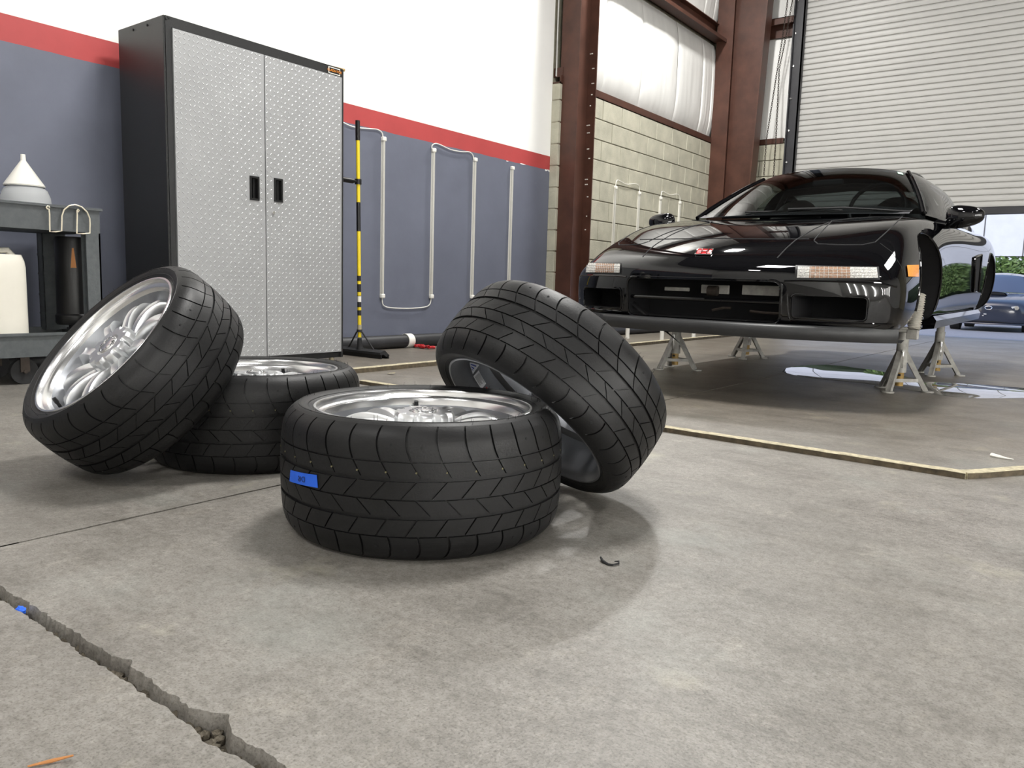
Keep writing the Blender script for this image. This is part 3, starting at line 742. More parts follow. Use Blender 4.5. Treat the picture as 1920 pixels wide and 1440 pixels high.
# blue tape with the letters DR upside down
def cyl_patch(px, py, c, R):
    d = ray(px, py); o = CAM-Vector(c); A = d.x*d.x+d.y*d.y; B = o.x*d.x+o.y*d.y; Cq = o.x*o.x+o.y*o.y-R*R
    t = (-B-math.sqrt(B*B-A*Cq))/A; p = CAM+d*t; return math.atan2(p.y-c[1], p.x-c[0]), p.z-c[2]
c1 = (-1.227, 1.292, .1396); RT = .3195+.0008
quad = [cyl_patch(x, y, c1, RT) for x, y in ((545.5, 881), (594.5, 890.5), (596.5, 914.5), (543.5, 902))]
def tape_at(u, v, d=0):
    a = [(1-u)*(1-v)*q0+u*(1-v)*q1+u*v*q2+(1-u)*v*q3 for q0, q1, q2, q3 in zip(*quad)]
    return Vector((c1[0]+(RT+d)*cos(a[0]), c1[1]+(RT+d)*sin(a[0]), c1[2]+a[1]))
tp_ = MB(); tp_.grid(lambda u, v: tape_at(u, v, .0010+.0004*noise.noise(Vector((u*6, v*4, 0)))), 14, 6)
tp_.grid(lambda u, v: tape_at(u, v, .0004), 14, 6)
TAPE = solo('masking_tape', tp_, M['tape'], 'strip of blue masking tape marked DR stuck on the tread', 'tape', ang=60)
tx = MB()
def stroke(pts):
    tx.tube([tape_at(x, y, .0022) for x, y in pts], .0007, n=5)
# letters seen rotated half a turn
stroke([(.62, .30), (.62, .72)]); stroke([(.62, .30), (.55, .32), (.525, .45), (.53, .58), (.56, .70), (.62, .72)])
stroke([(.47, .30), (.47, .72)]); stroke([(.47, .72), (.41, .70), (.40, .60), (.42, .52), (.47, .50)]); stroke([(.45, .50), (.40, .30)])
part(TAPE, 'ink_letters', tx, M['ink'])

# stickers in the barrel of the wheel that shows its back
def barrel_pt(px, py, t, inset=.0):
    q = t.rotation_quaternion.to_matrix(); iq = q.inverted(); o = iq@(CAM-Vector(t.location)); d = iq@ray(px, py)
    K = FRONT; rad = K['rb']-.028-inset
    A = d.x*d.x+d.y*d.y; B = o.x*d.x+o.y*d.y; Cq = o.x*o.x+o.y*o.y-rad*rad; disc = B*B-A*Cq
    s_ = (-B+math.sqrt(max(disc, 0)))/A; return o+d*s_
def sticker(name, quadpx, mt, marks=None):
    qd = [barrel_pt(x, y, W2) for x, y in quadpx]
    cyl = [(math.atan2(p.y, p.x), p.z) for p in qd]
    a0 = cyl[0][0]; cyl = [((a-a0+pi) % (2*pi)-pi+a0, z) for a, z in cyl]
    def at(u, v, ins=.0):
        a = [(1-u)*(1-v)*q0+u*(1-v)*q1+u*v*q2+(1-u)*v*q3 for q0, q1, q2, q3 in zip(*cyl)]; rr = FRONT['rb']-.0285-ins
        return (rr*cos(a[0]), rr*sin(a[0]), a[1])
    b = [o for o in W2.children if o.name.startswith('rim_barrel')][0]
    o = lpart(b, name, MB().grid(lambda u, v: at(u, v, .0006), 8, 8).mesh(name, mt, ang=60))
    if marks:
        mk = MB()
        for (u0, v0, u1, v1) in marks[0]: mk.grid(lambda u, v: at(u0+(u1-u0)*u, v0+(v1-v0)*v, .0012), 3, 1)
        lpart(b, 'sticker_print', mk.mesh('sticker_print', marks[1], ang=60))
rnd = random.Random(2)
sticker('paper_sticker', [(880, 679), (898, 684), (886, 701), (884, 694)], M['sticker'], ([(.1, .15, .8, .3), (.15, .45, .7, .6), (.2, .7, .6, .8)], M['blue_print']))
lines = [(.12, .08+.085*i, .12+rnd.uniform(.5, .76), .08+.085*i+.035) for i in range(10)]
sticker('paper_sticker', [(897, 694), (911, 719), (902.5, 729.5), (887, 705)], M['sticker'], (lines, M['grey_print']))
sticker('warning_sticker', [(912, 725), (919, 736), (908, 735.5), (909, 731)], M['red_sticker'])
# ================================================================== steel cabinet
XF, XK, CY0, CY1, CZ0, CZ1 = -4.10, -4.58, 2.286, 3.512, .028, 1.905
CB = thing('storage_cabinet', 'tall black steel cabinet with two silver tread plate doors', 'cabinet', (-4.34, (CY0+CY1)/2, 0))
part(CB, 'side_panel', MB().cbox((XK, CY0, CZ0), (XF, CY0+.012, CZ1), .004), M['cab_black'])
part(CB, 'side_panel', MB().cbox((XK, CY1-.012, CZ0), (XF, CY1, CZ1), .004), M['cab_black'])
part(CB, 'top_panel', MB().box2((XK, CY0+.012, CZ1-.012), (XF-.0, CY1-.012, CZ1)), M['cab_black'], smooth=False)
part(CB, 'back_panel', MB().box2((XK, CY0+.012, CZ0), (XK+.01, CY1-.012, CZ1-.012)), M['cab_black'], smooth=False)
part(CB, 'bottom_panel', MB().box2((XK+.01, CY0+.012, CZ0+.03), (XF-.02, CY1-.012, CZ0+.045)), M['cab_black'], smooth=False)
zdt, zdb = CZ1-.058, CZ0+.040
part(CB, 'top_rail', MB().box2((XF-.02, CY0+.012, zdt+.003), (XF, CY1-.012, CZ1-.0)), M['cab_black'], smooth=False)
part(CB, 'bottom_rail', MB().box2((XF-.03, CY0+.012, CZ0), (XF-.012, CY1-.012, zdb-.004)), M['cab_black'], smooth=False)
ydl, ydr = CY0+.047, CY1-.026
part(CB, 'stile', MB().box2((XF-.02, CY0+.012, CZ0), (XF, ydl-.003, zdt+.003)), M['cab_black'], smooth=False)
part(CB, 'stile', MB().box2((XF-.02, ydr+.003, CZ0), (XF, CY1-.012, zdt+.003)), M['cab_black'], smooth=False)
ysp = on(496.3, 380, 0, XF).y
def lugs(y0, y1, z0, z1, hole, xf):
    mb = MB(); p = .0262; i = 0; z = z0+.012
    while z < z1-.008:
        y = y0+.012; j = 0
        while y < y1-.008:
            if not (hole[0]-.012 < y < hole[1]+.012 and hole[2]-.012 < z < hole[3]+.012):
                a = radians(45 if (i+j) % 2 else -45); L, w_, h = .0100, .0034, .0021
                d = Vector((0, cos(a), sin(a))); s_ = Vector((0, -sin(a), cos(a))); c = Vector((xf, y, z)); up = Vector((1, 0, 0))
                vs = [c-d*L, c-d*L*.45+s_*w_, c+d*L*.45+s_*w_, c+d*L, c+d*L*.45-s_*w_, c-d*L*.45-s_*w_, c-d*L*.55+up*h, c+d*L*.55+up*h]
                mb.add(vs, [(0, 1, 6), (1, 2, 7, 6), (2, 3, 7), (3, 4, 7), (4, 5, 6, 7), (5, 0, 6)])
            y += p; j += 1
        z += p; i += 1
    return mb
def cab_door(y0, y1, hp):
    a, b = on(hp[0], hp[1], 0, XF), on(hp[2], hp[3], 0, XF)
    hy0, hy1, hz0, hz1 = a.y, b.y, b.z, a.z
    d = MB(); x0, x1 = XF-.012, XF+.010
    for A, B in (((y0, zdb), (y1, hz0)), ((y0, hz1), (y1, zdt)), ((y0, hz0), (hy0, hz1)), ((hy1, hz0), (y1, hz1))):
        d.box2((x0, A[0], A[1]), (x1, B[0], B[1]))
    do = part(CB, 'door', d, M['cab_door'], smooth=False, label='silver tread plate door')
    part(do, 'tread_lugs', lugs(y0, y1, zdb, zdt, (hy0, hy1, hz0, hz1), x1), M['cab_door'], smooth=False, kind='stuff', fix=False)
    h = MB(); t = .009
    for A, B in (((hy0-.002, hz0-.002), (hy1+.002, hz0+t)), ((hy0-.002, hz1-t), (hy1+.002, hz1+.002)), ((hy0-.002, hz0+t), (hy0+t, hz1-t)), ((hy1-t, hz0+t), (hy1+.002, hz1-t))):
        h.box2((x0-.03, A[0], A[1]), (x1+.006, B[0], B[1]))
    h.box2((x0-.035, hy0, hz0), (x0-.03, hy1, hz1)); h.box2((x0-.03, hy1-t-.018, hz0+t), (x0+.002, hy1-t, hz1-t))
    part(do, 'recessed_handle', h, M['black_plastic'], smooth=False, label='black recessed pull')
    return do
cab_door(ydl, ysp-.003, (466.5, 330, 483.5, 376))
dr = cab_door(ysp+.003, ydr, (512, 334.5, 527.5, 379.5))
c = on(510, 399, 0, XF); part(dr, 'lock', MB().cyl((XF+.008, c.y, c.z), (XF+.020, c.y, c.z), .010, n=16), M['chrome'])
bp0, bp1 = on(615.5, 121, 0, XF), on(637, 128, 0, XF)
zc = CZ1-.030; yb0, yb1 = bp0.y, bp1.y
bdg = part(CB, 'badge', MB().box2((XF, yb0, zc-.020), (XF+.004, yb1, zc+.021)), M['white_plastic'], smooth=False)
part(bdg, 'badge_plate', MB().box2((XF+.002, yb0+.005, zc-.015), (XF+.005, yb1-.004, zc+.016)), M['black_plastic'], smooth=False)
tt = text_mb('GLADIATOR', .021); tt.xf(basis((XF+.006, (yb0+yb1)/2, zc), (0, 1, 0), (0, 0, 1))); part(bdg, 'badge_lettering', tt, M['orange'], smooth=False)
for y, z in ((CY0+.018, CZ1-.016), (CY0+.032, CZ1-.008), (CY1-.016, CZ1-.024), (CY1-.02, CZ1-.008)):
    part(CB, 'bolt', MB().cyl((XF, y, z), (XF+.004, y, z), .0065, n=10), M['matte_black'])
for x in (XF-.16, XF-.31): part(CB, 'bolt', MB().cyl((x, CY0, CZ1-.028), (x, CY0-.003, CZ1-.028), .0065, n=10), M['matte_black'])
for x, y in ((XF-.05, CY0+.06), (XF-.05, CY1-.06), (XK+.06, CY0+.06), (XK+.06, CY1-.06)):
    part(CB, 'foot', MB().cyl((x, y, 0), (x, y, .03), .018, n=14).cyl((x, y, .02), (x, y, .06), .008, n=8), M['wood'])
solo('steel_rod', MB().cyl((-4.17, 3.36, CZ1+.009), (-4.14, 3.55, CZ1+.009), .009, n=10), M['brass'], 'short metal rod lying on top of the cabinet', 'rod')

# ================================================================== utility cart
CX0, CX1 = -4.56, -4.10; CYa, CYb = .95, 1.922
CT = thing('utility_cart', 'grey plastic two shelf utility cart beside the cabinet', 'cart', ((CX0+CX1)/2, (CYa+CYb)/2, 0))
def tray(z0, z1, name):
    t = .012; b = MB()
    b.box2((CX0, CYa, z0), (CX1, CYb, z0+.012))
    for A, B in (((CX0, CYa), (CX0+t, CYb)), ((CX1-t, CYa), (CX1, CYb)), ((CX0+t, CYa), (CX1-t, CYa+t)), ((CX0+t, CYb-t), (CX1-t, CYb))): b.box2((A[0], A[1], z0+.012), (B[0], B[1], z1))
    o = part(CT, name, b, M['cart'], smooth=False)
    r = MB()
    for A, B in (((CX0-.012, CYa-.012), (CX0+t, CYb+.012)), ((CX1-t, CYa-.012), (CX1+.012, CYb+.012)), ((CX0+t, CYa-.012), (CX1-t, CYa+t)), ((CX0+t, CYb-t), (CX1-t, CYb+.012))): r.box2((A[0], A[1], z1), (B[0], B[1], z1+.012))
    part(o, 'tray_rim', r, M['cart'], smooth=False)
tray(.745, .856, 'top_tray'); tray(.135, .238, 'bottom_tray')
for x0, x1 in ((CX1-.055, CX1), (CX0, CX0+.07)):
    for y1 in (CYb, CYa+.07):
        wl_ = .07 if x1 > -4.3 else .115
        l = MB(); l.box2((x0, y1-wl_, .238), (x0+.008, y1, .745)); l.box2((x0, y1-.008, .238), (x1, y1, .745)); l.box2((x1-.008, y1-wl_, .238), (x1, y1, .745)); l.box2((x0, y1-wl_, .238), (x1, y1-wl_+.008, .745)) if x1 < -4.3 else None
        o = part(CT, 'leg', l, M['cart'], smooth=False)
        if x1 > -4.3: continue
        for z_ in (.32, .42, .53, .63): part(o, 'rib', MB().box2((x0+.004, y1-.119, z_), (x1+.006, y1-.004, z_+.010)), M['cart'], smooth=False)
for x in (CX1-.06, CX0+.06):
    for y in (CYb-.36, CYa+.1):
        ca = MB().cyl((x-.014, y, .062), (x+.014, y, .062), .062, n=24)
        cs = part(CT, 'caster', ca, M['matte_black']); part(cs, 'caster_fork', MB().box2((x-.024, y-.02, .06), (x-.018, y+.02, .135)).box2((x+.018, y-.02, .06), (x+.024, y+.02, .135)).cyl((x-.03, y, .062), (x+.03, y, .062), .009, n=10), M['hub_dark'])
# jug and funnel on the top tray
jc = on(48.5, 372, 0, -4.30); jy = jc.y; zt0 = .757
JUG = thing('plastic_jug', 'clear rounded plastic jug under the white funnel on the cart', 'jug', (-4.30, jy, zt0))
jr = .112
part(JUG, 'body', MB().lathe([(0, 0), (jr*.96, 0), (jr, .012), (jr, .10), (jr*.96, .15), (jr*.84, .185), (jr*.62, .205), (.034, .212), (.034, .235)], n=40, c=(-4.30, jy, zt0)), M['jug'], ang=50)
FN = thing('funnel', 'white plastic funnel upside down on the clear jug', 'funnel', (-4.30, jy-.004, zt0+.205))
zb = zt0+.200
part(FN, 'cone', MB().lathe([(.088, 0), (.090, .006), (.086, .012), (.012, .125), (.009, .122), (.080, .010)], n=40, c=(-4.30, jy-.004, zb)), M['white_plastic'], ang=50)
part(FN, 'spout', MB().lathe([(.0125, .12), (.0105, .155), (.008, .155), (.009, .12)], n=20, c=(-4.30, jy-.004, zb)), M['white_plastic'], ang=50)
# wire ring holder on the front of the tray
wx = CX1+.018
wp = [(297, 384), (293, 374), (284, 372), (278, 380), (284, 390), (294, 392), (297, 420), (299, 526), (334, 527), (370, 522), (372, 430), (384, 395), (415, 370), (450, 364), (490, 378), (522, 408), (538, 445), (540, 480), (539, 535), (500, 539), (461, 537), (463, 420), (462, 400), (468, 391), (475, 398), (468, 408), (461, 404)]
solo('wire_holder', MB().tube([on(x/3.2, 270+y/3.2, 0, wx) for x, y in wp], .0035, n=6), M['wire'], 'pale bent wire ring holder hooked on the cart tray', 'wire holder')
# jerrycan on the lower shelf
jb_ = on(56.5, 560, 0, -4.16); y1 = jb_.y; y0 = y1-.27; zl = .147
JC = thing('jerrycan', 'milky white plastic jerrycan on the lower cart shelf', 'jerrycan', (-4.27, (y0+y1)/2, zl))
def jer(u, v):
    # rounded box by superellipse rings
    a = 2*pi*u; e = .35; cx, cy = -4.27, (y0+y1)/2; hx, hy = .12, .135
    h = .475*v
    s_ = 1-.10*max(0, (v-.86)/.14)**2
    c_, n_ = cos(a), sin(a)
    return (cx+hx*s_*math.copysign(abs(c_)**e, c_), cy+hy*s_*math.copysign(abs(n_)**e, n_), zl+h-.03*(v > .86)*max(0, -n_)*((v-.86)/.14))
jm = MB(); jm.grid(jer, 48, 16, cu=True); n_ = 17; jm.f.append([i*n_+16 for i in range(48)]); jm.m.append(0); jm.f.append([i*n_ for i in range(48)][::-1]); jm.m.append(0)
part(JC, 'body', jm, M['jerry'], ang=50)
part(JC, 'neck', MB().lathe([(.036, -.01), (.036, .03), (.028, .034), (.028, .052), (.032, .054), (.032, .085), (0, .086)], n=24, c=(-4.27, y0+.09, zl+.462)), M['wood'], ang=40)
part(JC, 'handle', MB().tube([(-4.27, y1-.12, zl+.46), (-4.27, y1-.10, zl+.492), (-4.27, y1-.05, zl+.496), (-4.27, y1-.02, zl+.46)], .016, n=10), M['jerry'])
# black canister between the shelves
cc = on(139, 520, 0, -4.32)
CN = thing('oil_canister', 'black cylindrical canister standing on the lower cart shelf', 'canister', (-4.32, cc.y, .147))
part(CN, 'neck', MB().lathe([(0, 0), (.030, 0), (.030, .10), (.034, .105), (.034, .125), (.05, .13)], n=24, c=(-4.32, cc.y, .147)), M['black_plastic'])
part(CN, 'body', MB().lathe([(.05, .125), (.088, .128), (.094, .14), (.094, .175), (.086, .185), (.086, .56), (.080, .58), (0, .582)], n=36, c=(-4.32, cc.y, .147)), M['black_plastic'])
part(CN, 'collar', MB().lathe([(.0355, .085), (.0355, .097)], n=24, c=(-4.32, cc.y, .147)), M['chrome'])
fp = on(123, 483, 0, -4.235); part(CN, 'flame_sticker', MB().grid(lambda u, v: (-4.32+.0868*cos(-.42+(u-.5)*.30*(1-.7*v)), cc.y+.0868*sin(-.42+(u-.5)*.30*(1-.7*v)), fp.z-.05+.10*v), 8, 6), M['twig'])

# ================================================================== floor squeegee in its clip beside the cabinet
bx, by = -4.30, 3.82
SQ = thing('floor_squeegee', 'yellow and black handled floor squeegee leaning beside the cabinet', 'squeegee', (bx, by, 0))
ht, hb = on(670.5, 226, 0, bx-.02), on(674.2, 640, 0, bx)
ax = (ht-hb)
def hz(py): return hb+ax*((640-py)/(640-226))
def hseg(name, a, b, r, m_): part(SQ, name, MB().cyl(hz(a), hz(b), r, n=14), M[m_])
hseg('handle', 632, 250, .0135, 'yellow')
hseg('grip', 262, 226, .0165, 'black_plastic'); hseg('grip', 430, 376, .0150, 'black_plastic')
hseg('label_band', 590, 514, .0142, 'matte_black')
for a, b, m_ in ((530, 524, 'yellow'), (564, 553, 'white_plastic'), (552, 545, 'yellow'), (580, 574, 'yellow')): hseg('label_mark', a, b, .0146, m_)
hseg('socket_ring', 619, 608, .0150, 'wood'); hseg('clamp', 622, 617, .020, 'matte_black')
hd = Vector((bx, by+.03, .045))
part(SQ, 'socket', MB().tube([hz(634), hz(648), hd+Vector((0, -.01, .01))], [.016, .018, .026], n=12), M['matte_black'])
blade = MB(); blade.prism([(by+.045, .012), (by+.075, .02), (by+.03, .06), (by-.015, .045), (by-.015, .028), (by+.02, .03)], bx-.24, bx+.25, 0)
part(SQ, 'head', blade, M['matte_black'], smooth=False)
part(SQ, 'rubber_blade', MB().box2((bx-.245, by+.055, 0), (bx+.255, by+.066, .03)).box2((bx-.245, by-.014, 0), (bx+.255, by-.004, .03)), M['black_plastic'], smooth=False)
for sgn in (-1, 1): part(SQ, 'brace', MB().tube([hz(618), hz(621)+Vector((sgn*.03, 0, -.005)), hd+Vector((sgn*.135, 0, .01))], .0055, n=8), M['matte_black'])
CLP = thing('tool_clip', 'black tool clip sticking out from the cabinet side', 'clip', (bx, CY1, 1.2))
p0 = hz(338)
part(CLP, 'arm', MB().cyl((p0.x, CY1, p0.z), (p0.x, p0.y-.016, p0.z), .011, n=10).cyl((p0.x, CY1+.10, p0.z), (p0.x, p0.y-.05, p0.z), .018, n=12), M['black_plastic'])
part(CLP, 'clamp', MB().lathe([(.0150, -.018), (.024, -.018), (.024, .018), (.0150, .018)], n=20, c=p0, closed=True), M['black_plastic'])

# ================================================================== light tubes on the walls
def tube_light(x, y, z0, z1, label, group):
    t = thing('light_tube', label, 'light', (x, y, z0), group)
    hx, r = x+.016, .0155
    part(t, 'housing', MB().box2((x, y-.014, z0+.02), (x+.012, y+.014, z1-.02)), M['white_plastic'], smooth=False)
    part(t, 'diffuser', MB().cyl((hx, y, z0+.02), (hx, y, z1-.02), .0125, n=12), M['grey_strip'])
    for z_ in (z0, z1-.035): part(t, 'end_cap', MB().cbox((x, y-.020, z_), (x+.033, y+.020, z_+.035), .006), M['white_plastic'])
    return t
gl = 'light tubes on the painted wall'; gb = 'light tubes on the block wall'
LT = [4.428, 5.008, 5.556, 6.115]
names = ['slim white light tube next to the squeegee on the blue wall', 'slim white light tube wired at both ends on the blue wall', 'slim white light tube with a cable at its top only on the blue wall', 'slim white light tube without cable near the end of the blue wall']
for y, n_ in zip(LT, names): tube_light(WX, y, .41, 1.682, n_, gl)
LB = [7.931, 8.504, 9.067, 9.62]
nb = ['slim white light tube on the block wall nearest the I-beam column', 'second slim light tube from the I-beam column on the block wall', 'third slim light tube from the I-beam column on the block wall', 'fourth slim light tube from the I-beam column on the block wall']
for y, n_ in zip(LB, nb): tube_light(BX+.008, y, .43, 1.70, n_, gb)
def cable(pts, label):
    P = [Vector(p) for p in pts]; Q = []
    for i in range(len(P)-1):
        p0, p1, p2, p3 = P[max(i-1, 0)], P[i], P[i+1], P[min(i+2, len(P)-1)]
        for j in range(8):
            u = j/8; Q.append(.5*(2*p1+(p2-p0)*u+(2*p0-5*p1+4*p2-p3)*u*u+(3*p1-p0-3*p2+p3)*u**3))
    Q.append(P[-1]); return solo('light_cable', MB().tube(Q, .0045, n=8), M['white_plastic'], label, 'cable', 'white cables linking the light tubes')
cx = WX+.014
cable([on(x, y, 0, cx) for x, y in ((620, 214), (636, 224), (646, 231), (660, 237), (676, 240), (695, 241.5), (708, 243), (716, 249), (718, 258))], 'white cable running from behind the cabinet to the first light tube')
cable([(cx, 4.428, .412), (cx, 4.44, .355), (cx, 4.52, .332), (cx, 4.72, .325), (cx, 4.9, .332), (cx, 4.985, .355), (cx, 5.008, .412)], 'white cable looping under two light tubes on the blue wall')
cable([on(x, y, 0, cx) for x, y in ((810, 280), (810, 273), (817, 269), (828, 272.5), (845, 280.5), (865, 284.5), (880, 285), (886.5, 291), (888, 299))], 'white cable sagging between the tops of two blue wall tubes')
cb = BX+.022
for a, b, s_ in ((7.931, 8.504, 'first'), (9.067, 9.62, 'second')):
    cable([(cb, a, 1.70), (cb, a+.015, 1.755), (cb, a+.06, 1.772), (cb, a+.25, 1.752), (cb, b-.12, 1.78), (cb, b-.02, 1.765), (cb, b, 1.70)], 'white cable joining the %s pair of light tubes on the block wall' % s_)

# ---- drain pipe along the wall foot
PI_ = thing('drain_pipe', 'black pipe lying along the foot of the wall', 'pipe', (WX+.06, 6.5, 0))
part(PI_, 'pipe', MB().cyl((WX+.064, 1.2, .056), (WX+.064, 6.6, .056), .054, n=24), M['pipe'])
solo('drain_pipe', MB().cyl((BX+.074, 7.3, .056), (BX+.074, 10.3, .056), .054, n=24), M['pipe'], 'black pipe lying along the foot of the block wall behind the car', 'pipe')
yk = on(763.5, 640, 0, WX+.06).y
part(PI_, 'clamp', MB().lathe([(.0545, -.035), (.060, -.035), (.060, .035), (.0545, .035)], n=28, closed=True).xf(Matrix.Translation((WX+.064, yk, .058))@Matrix.Rotation(pi/2, 4, 'X')), M['white_plastic'])
rc = MB(); rn = random.Random(9); pts = []
c0, c1_ = G(780, 652), G(808, 655)
for i in range(26): u = i/25; q = c0.lerp(c1_, u); pts.append(q+Vector((.03*rn.uniform(-1, 1), .03*rn.uniform(-1, 1), .014+.012*rn.random())))
rc.tube(pts, .012, n=8)
solo('red_cord', rc, M['red_cord'], 'crumpled red cord on the floor by the black pipe', 'cord', ang=70)

# ---- wooden strips round the car bay
def strip(a, b, label, w_=.042, h_=.020):
    a, b = Vector(a), Vector(b); d = (b-a).normalized(); nrm = Vector((-d.y, d.x, 0)); n = max(2, int((b-a).length/.05)); sec = []
    vs = []; 
    for i in range(n+1):
        c = a.lerp(b, i/n); z_ = .0015*noise.noise(Vector((i*.7, a.x, 2))); y_ = .003*noise.noise(Vector((i*.35, a.y, 8)))
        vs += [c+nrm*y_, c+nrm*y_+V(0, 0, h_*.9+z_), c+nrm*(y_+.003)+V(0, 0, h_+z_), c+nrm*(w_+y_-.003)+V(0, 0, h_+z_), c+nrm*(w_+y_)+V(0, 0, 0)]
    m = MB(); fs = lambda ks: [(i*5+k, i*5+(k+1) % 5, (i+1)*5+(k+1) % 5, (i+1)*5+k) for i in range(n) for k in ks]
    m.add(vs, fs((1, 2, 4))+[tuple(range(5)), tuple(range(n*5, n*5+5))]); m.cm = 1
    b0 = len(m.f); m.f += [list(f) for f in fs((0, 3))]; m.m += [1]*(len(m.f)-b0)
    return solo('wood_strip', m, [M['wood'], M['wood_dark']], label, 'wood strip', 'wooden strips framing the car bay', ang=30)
cor = G(1809, 899); end3 = G(1920, 891)
strip(G(674, 720), cor, 'long weathered wood strip on the floor behind the wheels')
d3 = (end3-cor).normalized(); strip(cor+d3*.01, cor+d3*1.9, 'weathered wood strip leading off from the bare corner joint')
s1 = Vector((-3.50, 2.84, 0)); strip(Vector((-3.66, 9.5, 0)), s1, 'weathered wood strip running along the floor before the blue wall', .045, .028) if False else strip(s1, Vector((-3.62, 9.4, 0)), 'weathered wood strip running along the floor before the blue wall', .05, .03)

# ---- jack stands
def jack_stand(c, rot, top, label):
    t = thing('jack_stand', label, 'jack stand', (c[0], c[1], 0), 'grey jack stands under the black car', local=True)
    def lp(p, name, mb, m_, **k): return part(p, name, mb, m_, **k)
    R0 = .150; zt_ = .255
    lp(t, 'sleeve', MB().cyl((0, 0, .11), (0, 0, zt_+.055), .032, n=16), M['stand'])
    lp(t, 'collar', MB().cyl((0, 0, zt_+.055), (0, 0, top-.025), .0265, n=16), M['stand'])
    po = lp(t, 'post', MB().cyl((0, 0, .03), (0, 0, top-.02), .0225, n=16), M['brass'])
    tee = MB()
    for i in range(6): tee.box((.0, -.023, .06+i*.035), (.018, .006, .012))
    lp(po, 'ratchet_teeth', tee, M['matte_black'], smooth=False)
    sa = MB(); sa.cbox((-.030, -.055, top-.03), (.030, .055, top-.012), .004); sa.cbox((-.030, -.055, top-.014), (.030, -.040, top), .003); sa.cbox((-.030, .040, top-.014), (.030, .055, top), .003)
    lp(t, 'saddle', sa, M['stand'])
    for k in range(3):
        a = rot+2*pi*k/3; d = Vector((cos(a), sin(a), 0)); s_ = Vector((-sin(a), cos(a), 0))
        foot = d*R0+V(0, 0, .008); topp = d*.018+V(0, 0, zt_-.005)
        l = MB(); l.bar(foot, topp, .030, .006, d); l.bar(foot-d*.008+s_*.013, topp-d*.016+s_*.013, .005, .026, d); l.bar(foot-d*.008-s_*.013, topp-d*.016-s_*.013, .005, .026, d)
        lg = lp(t, 'leg', l, M['stand'], smooth=False)
        lp(lg, 'foot_pad', MB().cyl(d*(R0+.004), d*(R0+.004)+V(0, 0, .008), .034, n=20), M['stand'])
        b2 = rot+2*pi*(k+1)/3; d2 = Vector((cos(b2), sin(b2), 0)); z_ = .068; rr = .018+(R0-.018)*(1-(z_-.008)/(zt_-.013))
        lp(t, 'brace', MB().bar(d*rr+V(0, 0, z_), d2*rr+V(0, 0, z_), .006, .020, (0, 0, 1)), M['stand'], smooth=False)
        # gusset panel between legs near the top
        g_ = MB(); zz = .17; r1 = .018+(R0-.018)*(1-(zz-.008)/(zt_-.013)); g_.add([d*r1+V(0, 0, zz), d2*r1+V(0, 0, zz), d2*.02+V(0, 0, zt_), d*.02+V(0, 0, zt_)], [(0, 1, 2, 3)])
        lp(t, 'gusset', g_, M['stand'], smooth=False)
    pa = MB(); rot2 = rot+.5; pd = Vector((cos(rot2), sin(rot2), 0))
    pa.cyl(pd*.03+V(0, 0, .235), pd*.055+V(0, 0, .235), .008, n=8)
    pa.tube([pd*.055+V(0, 0, .235), pd*.06+V(0, 0, .20), pd*.05+V(0, 0, .14)], .0045, n=6)
    lp(t, 'locking_pin', pa, M['chrome'])
    return t

# ---- odds and ends on the floor
tw0, tw1 = G(52, 1440), G(138, 1424)
solo('twig', MB().tube([tw0+V(0, 0, .002), tw0.lerp(tw1, .5)+V(0, .001, .003), tw1+V(0, 0, .005)], [.001, .0022, .0010], n=6), M['twig'], 'thin brown twig on the concrete near the crack', 'twig')
cz = G(1143, 1058)
pp = [G(1126, 1050)+V(0, 0, .006), G(1130, 1055)+V(0, 0, .003), G(1140, 1060)+V(0, 0, .002), G(1150, 1062)+V(0, 0, .003), G(1160, 1060)+V(0, 0, .004), G(1160, 1057)+V(0, 0, .005), G(1152, 1056)+V(0, 0, .004)]
solo('rubber_scrap', MB().tube(pp, [.002, .0035, .0025, .002, .002, .0018, .001], n=6), M['matte_black'], 'small curled black rubber scrap on open concrete', 'scrap')
l0 = G(733, 702); solo('dry_leaf', MB().grid(lambda u, v: l0+V(-.035+.07*u, (v-.5)*.03*sin(pi*u), .004+.012*u*(1-abs(v-.5))), 8, 4), M['wood'], 'small pale dry leaf on the floor behind the wheels', 'leaf', ang=60)
sc = [G(1858, 856), G(1872, 859), G(1884, 861), G(1900, 863)]
solo('paper_scrap', MB().tube([p+V(0, 0, .006-.001*i) for i, p in enumerate(sc)], [.008, .007, .004, .0015], n=6), M['white_plastic'], 'thin white paper scrap on the floor inside the wood strips', 'scrap')
bt = G(38, 1141); bmq = bmesh.new(); bmesh.ops.create_icosphere(bmq, subdivisions=3, radius=.0085); bmq.verts.index_update()
wad = MB().add([bt+V(q.co.x*1.1, q.co.y*.9, -.004+q.co.z*.9)+Vector(q.co)*.35*noise.noise(q.co*260) for q in bmq.verts], [[q.index for q in f.verts] for f in bmq.faces]); bmq.free()
solo('tape_wad', wad, M['tape'], 'tiny wad of blue tape stuck in the floor crack', 'tape', smooth=False)
for (x, y), n_ in (((1176, 634.5), 'short white post behind the car nearest the I-beam column'), ((1240.5, 638.5), 'short white post behind the car beside a jack stand'), ((1300, 634.5), 'short white post behind the car farthest from the I-beam column')):
    p = G(x, y); t = thing('white_post', n_, 'post', p, 'short white posts on the floor behind the car')
    part(t, 'tube', MB().cyl(p+V(0, 0, .004), p+V(0, 0, .42), .0225, n=18), M['pvc']); part(t, 'end_cap', MB().cyl(p, p+V(0, 0, .02), .0238, n=18), M['pvc'])
